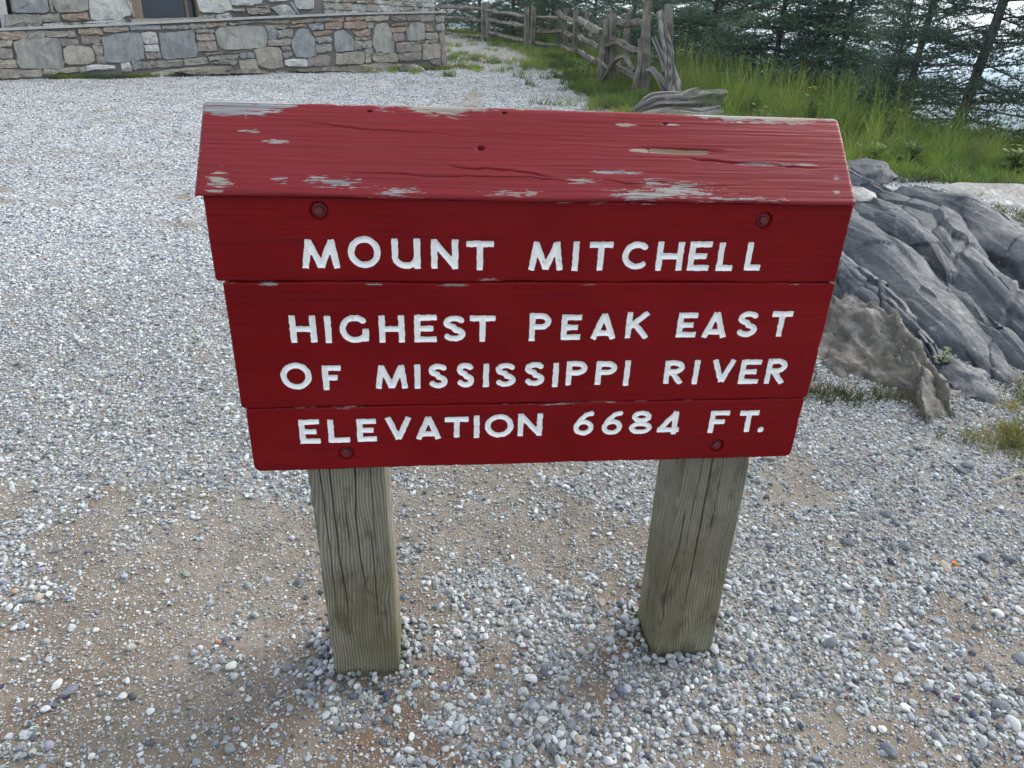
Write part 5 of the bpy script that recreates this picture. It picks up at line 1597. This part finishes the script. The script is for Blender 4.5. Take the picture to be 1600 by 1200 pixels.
# ------------------------------------------------------------------ fir trees
def fir_meshes(seed, H, spread, dens, bare=0.0, needle=0.030, droop=0.25, lean=0.0, up=0.35, sparse=1.0, trunk_r=0.05, dark=False, twig=1.0):
    r = np.random.default_rng(seed)
    # trunk
    m = 26
    t = np.linspace(0, 1, m)
    cx = lean * H * (t ** 1.2) + 0.02 * np.sin(t * 6 + seed) * H * 0.15
    cy = 0.015 * np.sin(t * 5 + 1.3 * seed) * H * 0.15
    cen = np.stack([cx, cy, t * H - 0.3 * (1 - t)], 1)
    V, F, st = tube(cen, [trunk_r * 1.25, trunk_r, trunk_r * 0.72, trunk_r * 0.4, trunk_r * 0.08], n=10, seed=seed, rough=0.12, m=m)
    tips, starts, dirs = [], [], []
    segs = []       # every twig axis: start, end, weight
    wood_v, wood_f = [], []
    nb = int(H * dens)
    for k in range(nb):
        h = bare + (1 - bare) * (k + r.uniform()) / nb
        o = np.array([np.interp(h, t, cen[:, i]) for i in range(3)])
        az = k * 2.399 + r.normal(0, 0.35)
        Lb = spread * (1 - h) ** 0.75 * r.uniform(0.7, 1.15) * (0.55 + 0.45 * sstep(0, 0.15, h)) + 0.06
        el = up * (0.2 + 0.9 * h) + r.normal(0, 0.22)
        d = np.array([math.cos(az) * math.cos(el), math.sin(az) * math.cos(el), math.sin(el)])
        hor = np.array([-math.sin(az), math.cos(az), 0])
        nseg = max(3, int(Lb / 0.14))
        q = np.linspace(0, 1, nseg + 1)
        pts = o + np.outer(q * Lb, d)
        pts[:, 2] += -droop * Lb * q ** 1.5 + 0.22 * Lb * q ** 3
        for a, b in zip(pts[:-1], pts[1:]):
            segs.append((a, b))
        wr = 0.010 * (1 - h) + 0.003
        i0 = len(wood_v)
        for j, p in enumerate(pts):
            w = wr * (1 - 0.8 * j / nseg)
            wood_v += [p + hor * w, p - hor * w * 0.5 + np.array([0, 0, w]), p - hor * w * 0.5 - np.array([0, 0, w])]
            if j:
                for c in range(3):
                    wood_f.append((i0 + 3 * j - 3 + c, i0 + 3 * j - 3 + (c + 1) % 3, i0 + 3 * j + (c + 1) % 3, i0 + 3 * j + c))
        # flat sprays of side twigs
        ns = max(2, int(Lb / 0.085 * sparse))
        for j in range(ns):
            f = 0.05 + 0.93 * (j + r.uniform()) / ns
            p = np.array([np.interp(f, q, pts[:, i]) for i in range(3)])
            for sgn in (-1, 1):
                if r.uniform() > 0.9 * min(1, sparse + 0.15):
                    continue
                l2 = min(0.42, Lb * 0.52 * (1.05 - f) + 0.05) * r.uniform(0.6, 1.15) * twig
                dd = d * 0.62 + hor * sgn * 0.75 + np.array([0, 0, r.normal(0.06, 0.20)])
                dd /= np.linalg.norm(dd)
                e = p + dd * l2 + np.array([0, 0, 0.03 * l2])
                mid = (p + e) / 2 + np.array([0, 0, 0.02 * l2])
                segs.append((p, mid)); segs.append((mid, e))
                for z in range(int(l2 / 0.085)):
                    g = r.uniform(0.25, 0.9)
                    s3 = p + (e - p) * g
                    s2 = 1 if z % 2 else -1
                    d3 = dd * 0.7 + np.cross(dd, [0, 0, 1.0]) * s2 * 0.7 + np.array([0, 0, r.normal(0.06, 0.22)])
                    segs.append((s3, s3 + d3 * l2 * 0.38 * r.uniform(0.6, 1.1)))
    A = np.array([s[0] for s in segs]); B = np.array([s[1] for s in segs])
    ln = np.linalg.norm(B - A, axis=1)
    cnt = np.maximum(2, (ln / 0.0125).astype(int))
    idx = np.repeat(np.arange(len(A)), cnt)
    n = len(idx)
    f = r.uniform(size=n)
    c = A[idx] + (B - A)[idx] * f[:, None]
    ax = (B - A)[idx] / ln[idx][:, None]
    s = np.cross(ax, np.array([0, 0, 1.0])); s /= np.linalg.norm(s, axis=1)[:, None] + 1e-6
    u = np.cross(s, ax)
    ang = r.uniform(-0.6, math.pi + 0.6, n)
    rad = s * np.cos(ang)[:, None] + u * np.sin(ang)[:, None]
    nd = ax * 0.55 + rad * 0.85
    nd /= np.linalg.norm(nd, axis=1)[:, None]
    L = needle * r.uniform(0.65, 1.2, n)
    wv = np.cross(nd, r.normal(size=(n, 3))); wv /= np.linalg.norm(wv, axis=1)[:, None] + 1e-6
    w = needle * 0.20
    tri = np.stack([c - wv * w, c + wv * w, c + nd * L[:, None]], 1).reshape(-1, 3)
    clump = fbm(c[:, 0] * 2.2, c[:, 1] * 2.2, c[:, 2] * 2.2, 2, seed)
    vary = np.clip(0.32 + 0.45 * clump + 0.40 * f + r.normal(0, 0.12, n), 0, 1)
    crown = make_mesh('crown', tri, np.arange(n * 3).reshape(-1, 3), MAT_NEEDLE_D if dark else MAT_NEEDLE, smooth=False, attrs={'vary': np.repeat(vary, 3)})
    wood = make_mesh('branches', np.array(wood_v), np.array(wood_f), MAT_BARK, smooth=True)
    trunk = make_mesh('trunk', V, F, MAT_BARK, smooth=True, attrs={'streak': st})
    return trunk, wood, crown, n
FIRS = {
    'dense': fir_meshes(1, 4.6, 1.45, 46, 0.0, needle=0.030, trunk_r=0.045),
    'full': fir_meshes(2, 4.2, 1.6, 46, 0.0, needle=0.030, trunk_r=0.045, up=0.25),
    'young': fir_meshes(3, 3.0, 1.0, 40, 0.0, needle=0.028, trunk_r=0.035, up=0.45),
    'thin': fir_meshes(4, 4.8, 1.15, 30, 0.02, needle=0.029, sparse=0.88, trunk_r=0.05, dark=True, lean=0.05),
    'old': fir_meshes(5, 6.2, 1.6, 32, 0.0, needle=0.031, sparse=0.92, trunk_r=0.050, dark=True, lean=0.10, droop=0.30),
}
print('needles', sum(v[3] for v in FIRS.values()), {k: v[3] for k, v in FIRS.items()})
def fir(kind, x, y, s, rz, label, group=None, dz=0.0):
    tr, wd, cr, _ = FIRS[kind]
    z = float(terrain(x, y, False)) - 0.05 + dz
    root = empty('fir_tree', (x, y, z), (0, 0, rz), label=label, cat='tree', group=group)
    root.scale = (s, s, s)
    a = link('trunk', tr, root); b = link('branches', wd, a); c = link('crown', cr, root)
    return root
fir('old', 5.15, 9.0, 1.0, 0.15, 'tall dark fir with a thick leaning trunk standing behind the grass bank')
fir('thin', 5.25, 10.6, 1.0, 0.5, 'slender open fir with pale sky showing through its branches')
fir('young', 6.85, 9.2, 1.0, 2.0, 'young fir crowding the thick trunked fir on the bank')
fir('thin', 7.3, 9.6, 0.95, 3.6, 'open thin fir outside the thick trunked fir, leaning away from it')
fir('dense', 5.05, 12.6, 0.95, 1.1, 'bushy dark fir just beside the slender open one')
fir('full', 4.75, 12.6, 1.05, 2.7, 'broad green fir rising behind the tallest seeding grass')
fir('young', 5.15, 11.0, 0.62, 4.0, 'small fir sapling low in the tall grass')
fir('dense', 3.95, 12.4, 1.0, 4.4, 'full bright green fir behind the yellow flowered weed')
fir('full', 3.15, 13.4, 1.05, 0.4, 'wide dark fir behind the leaning driftwood limb')
FB = 'firs growing behind the fence'
FIR_LABELS = ('dense fir behind the long rail span next to the driftwood limb', 'broad fir rising behind the middle of the long fence span',
              'dense fir behind the paired posts at the fence bend', 'full fir straight behind the short panel at the fence bend',
              'dense fir behind the far fence panel past the bend', 'broad fir behind the farthest paired fence posts',
              'dense fir showing past the corner of the stone wall', 'full fir deep in the thicket behind the driftwood limb',
              'tall fir at the back of the thicket beyond the fence bend')
for k, (kind, x, y, s, rz) in enumerate((('dense', 2.75, 16.0, 1.1, 1.9), ('full', 2.6, 19.5, 1.15, 3.0), ('dense', 1.9, 22.3, 1.0, 0.2), ('full', 0.75, 23.3, 1.05, 5.0),
                                         ('dense', -0.4, 24.6, 1.0, 2.2), ('full', -1.6, 27.0, 1.1, 1.0), ('dense', -3.4, 29.5, 1.2, 3.3), ('full', 4.2, 17.5, 1.0, 2.4),
                                          ('full', 0.3, 26.8, 1.25, 4.1))):
    fir(kind, x, y, s, rz, FIR_LABELS[k], FB)
fir('young', 4.55, 9.6, 0.75, 3.1, 'small bushy fir in the tall grass before the thick trunked fir')
fir('young', 5.95, 7.6, 0.80, 1.0, 'low dark fir sapling at the end of the grass bank')
fir('young', 6.5, 7.1, 0.85, 2.5, 'low spreading fir sapling overhanging the flat pale rock')

# ------------------------------------------------------------------ larger loose stones, each its own thing
LOOSE = [pebble_mesh('loose_stone', 3, 400 + i, MAT_PEBBLE_ONE, 12) for i in range(8)]
lr = np.random.default_rng(99)
KINDS = {'white': ((0.66, 0.66, 0.645), 'white pebble lying loose on the gravel and soil'),
         'blue': ((0.27, 0.29, 0.325), 'blue grey pebble lying loose on the gravel and soil'),
         'dark': ((0.155, 0.165, 0.185), 'dark slate pebble lying loose on the gravel and soil'),
         'tan': ((0.40, 0.34, 0.27), 'tan brown pebble lying loose on the gravel and soil')}
def loose(x, y, size, kind, label=None, flat=0.6, rz=None, tint=None):
    o = link('pebble', LOOSE[lr.integers(0, 8)], label=label or KINDS[kind][1], cat='pebble', group=None if label else kind + ' pebbles on the path')
    s = size / 2
    o.scale = (s * lr.uniform(0.95, 1.3), s * lr.uniform(0.7, 0.95), s * flat * lr.uniform(0.8, 1.1))
    o.rotation_euler = (lr.normal(0, .25), lr.normal(0, .25), lr.uniform(0, 6.28) if rz is None else rz)
    o.location = (x, y, float(terrain(x, y)) + o.scale[2] * 0.45)
    c = np.asarray(tint or KINDS[kind][0]) * lr.uniform(0.85, 1.15)
    o['tint'] = [float(c[0]), float(c[1]), float(c[2])]
    return o
LPTS = [(-0.27, 1.22, 46, 'w'), (0.07, 1.17, 42, 'w'), (-0.17, 1.18, 33, 'd'), (-0.28, 1.34, 42, 'b'), (-0.19, 1.30, 28, 'b'), (0.04, 1.40, 39,
    'b'), (0.06, 1.31, 32, 'd'), (0.06, 1.20, 27, 'w'), (0.10, 1.20, 30, 'd'), (0.09, 1.18, 24, 'd'), (-0.06, 1.12, 24, 'w'), (-0.11, 1.31, 24,
    'w'), (-0.07, 1.24, 22, 'w'), (-0.18, 1.01, 26, 'w'), (-0.18, 0.98, 28, 'w'), (-0.10, 1.04, 26, 'w'), (-0.00, 0.98, 25, 'b'), (0.05, 1.01,
    26, 'b'), (0.12, 1.02, 26, 'w'), (0.16, 1.03, 29, 'w'), (0.17, 1.02, 26, 't'), (0.27, 1.02, 26, 'w'), (-0.33, 1.01, 32, 'd'), (-0.35, 1.23,
    28, 'd'), (-0.93, 1.08, 50, 'd'), (-0.97, 1.10, 34, 'w'), (-0.81, 1.07, 29, 'w'), (-0.61, 1.16, 35, 'w'), (-0.82, 1.11, 21, 'w'), (-0.54,
    1.00, 24, 'b'), (-0.55, 0.98, 24, 'b'), (-0.62, 0.98, 20, 'w'), (-1.16, 1.27, 33, 'b'), (-0.80, 0.93, 22, 'w'), (-0.51, 1.49, 31, 't'),
    (-0.54, 1.45, 35, 'd'), (-0.74, 1.36, 26, 'b'), (-1.15, 1.37, 30, 'w'), (-1.17, 1.36, 34, 't'), (1.00, 1.69, 48, 'd'), (1.16, 1.67, 45,
    'd'), (1.12, 1.67, 37, 'd'), (0.71, 1.42, 35, 'b'), (0.75, 1.39, 39, 'b'), (0.80, 1.30, 41, 'd'), (0.74, 1.38, 31, 'w'), (0.81, 1.01, 47,
    'd'), (0.93, 1.05, 36, 'd'), (1.12, 1.13, 53, 'd'), (1.12, 1.09, 42, 'w'), (0.90, 1.12, 43, 'w'), (0.90, 1.10, 36, 'b'), (1.25, 1.28, 49,
    'd'), (1.11, 1.39, 38, 'b'), (1.24, 1.60, 49, 't'), (1.45, 1.65, 48, 'd'), (1.38, 1.65, 52, 'd'), (1.29, 1.43, 40, 'w'), (1.36, 1.45, 37,
    'w'), (1.00, 1.37, 29, 'w'), (0.80, 1.32, 31, 'w'), (0.80, 1.06, 26, 'w'), (0.82, 1.06, 26, 'w'), (1.00, 1.30, 29, 'd'), (0.31, 1.37, 43,
    'b'), (0.32, 1.36, 33, 'b'), (0.33, 1.27, 29, 'w'), (0.49, 1.05, 21, 'w'), (0.47, 1.10, 27, 'w'), (0.42, 1.15, 25, 'w'), (1.53, 2.07, 49,
    'd'), (1.57, 2.09, 60, 'd'), (1.17, 1.82, 52, 'd'), (1.18, 1.78, 43, 'd'), (1.32, 1.95, 37, 'd')]
for x, y, s, k in LPTS:
    loose(x, y, s / 1250.0, {'w': 'white', 'b': 'blue', 'd': 'dark', 't': 'tan'}[k])
n_ = 0
while n_ < 70:
    x, y = lr.uniform(-1.7, 2.0), lr.uniform(0.85, 2.6)
    if not in_view(np.array(x), np.array(y), -0.1) or on_post(x, y) or lr.uniform() > 0.35 + 0.65 * float(gravel_cover(x, y)):
        continue
    loose(x, y, lr.uniform(0.016, 0.026), lr.choice(['white', 'blue', 'dark', 'tan'], p=[0.52, 0.3, 0.10, 0.08]))
    n_ += 1
loose(0.77, 1.33, 0.022, 'tan', 'thin red brown stone chip on the soil right beside the right hand post', 0.35, tint=(0.26, 0.10, 0.08))
loose(1.28, 1.62, 0.024, 'tan', 'orange stone chip among grey gravel', 0.5, tint=(0.50, 0.22, 0.07))

def twig_thing(p0, p1, r_, label, col):
    m = NT('dry_twig')
    m.set(color=m.mix(m.noise(m.geo(), 120.0), col, tuple(c * 0.6 for c in col)), rough=0.8)
    V, F, st = tube([p0, (np.array(p0) + np.array(p1)) / 2 + np.array([0, 0, 0.004]), p1], [r_, r_ * 0.9, r_ * 0.6], n=8, seed=int(r_ * 1e5), rough=0.15, m=12)
    o = link('twig', make_mesh('twig', V, F, m.mat, smooth=True, attrs={'streak': st}), label=label, cat='twig')
twig_thing((1.60, 2.00, gz(1.60, 2.00) + 0.010), (1.83, 2.09, gz(1.83, 2.09) + 0.014), 0.0022, 'thin pale straw stalk on the gravel near the grass', (0.42, 0.36, 0.22))
twig_thing((1.70, 1.99, gz(1.70, 1.99) + 0.012), (1.755, 2.01, gz(1.755, 2.01) + 0.012), 0.006, 'short bark chip lying beside the straw stalk', (0.50, 0.38, 0.22))

# ------------------------------------------------------------------ mountain air
def haze_box():
    zs = float(GZ.min()) - 1.0, float(max(GZ.max(), 14.0)) + 3.0
    x0, x1, y0, y1 = gx[0] - 1, gx[-1] + 1, gy[0] - 1, gy[-1] + 1
    V = [(x, y, z) for x in (x0, x1) for y in (y0, y1) for z in zs]
    F = np.array([(0, 1, 3, 2), (4, 6, 7, 5), (0, 4, 5, 1), (2, 3, 7, 6), (0, 2, 6, 4), (1, 5, 7, 3)])
    mat = bpy.data.materials.new('mountain_air')
    mat.use_nodes = True
    nt = mat.node_tree
    nt.nodes.remove(nt.nodes['Principled BSDF'])
    v = nt.nodes.new('ShaderNodeVolumePrincipled')
    v.inputs['Color'].default_value = (0.72, 0.87, 1.0, 1)
    v.inputs['Density'].default_value = 0.0006
    v.inputs['Anisotropy'].default_value = 0.2
    nt.links.new(v.outputs[0], nt.nodes['Material Output'].inputs['Volume'])
    o = link('haze', make_mesh('haze', V, F, mat, smooth=False), kind='stuff', label='pale blue mountain haze over the distant valley', cat='haze')
haze_box()
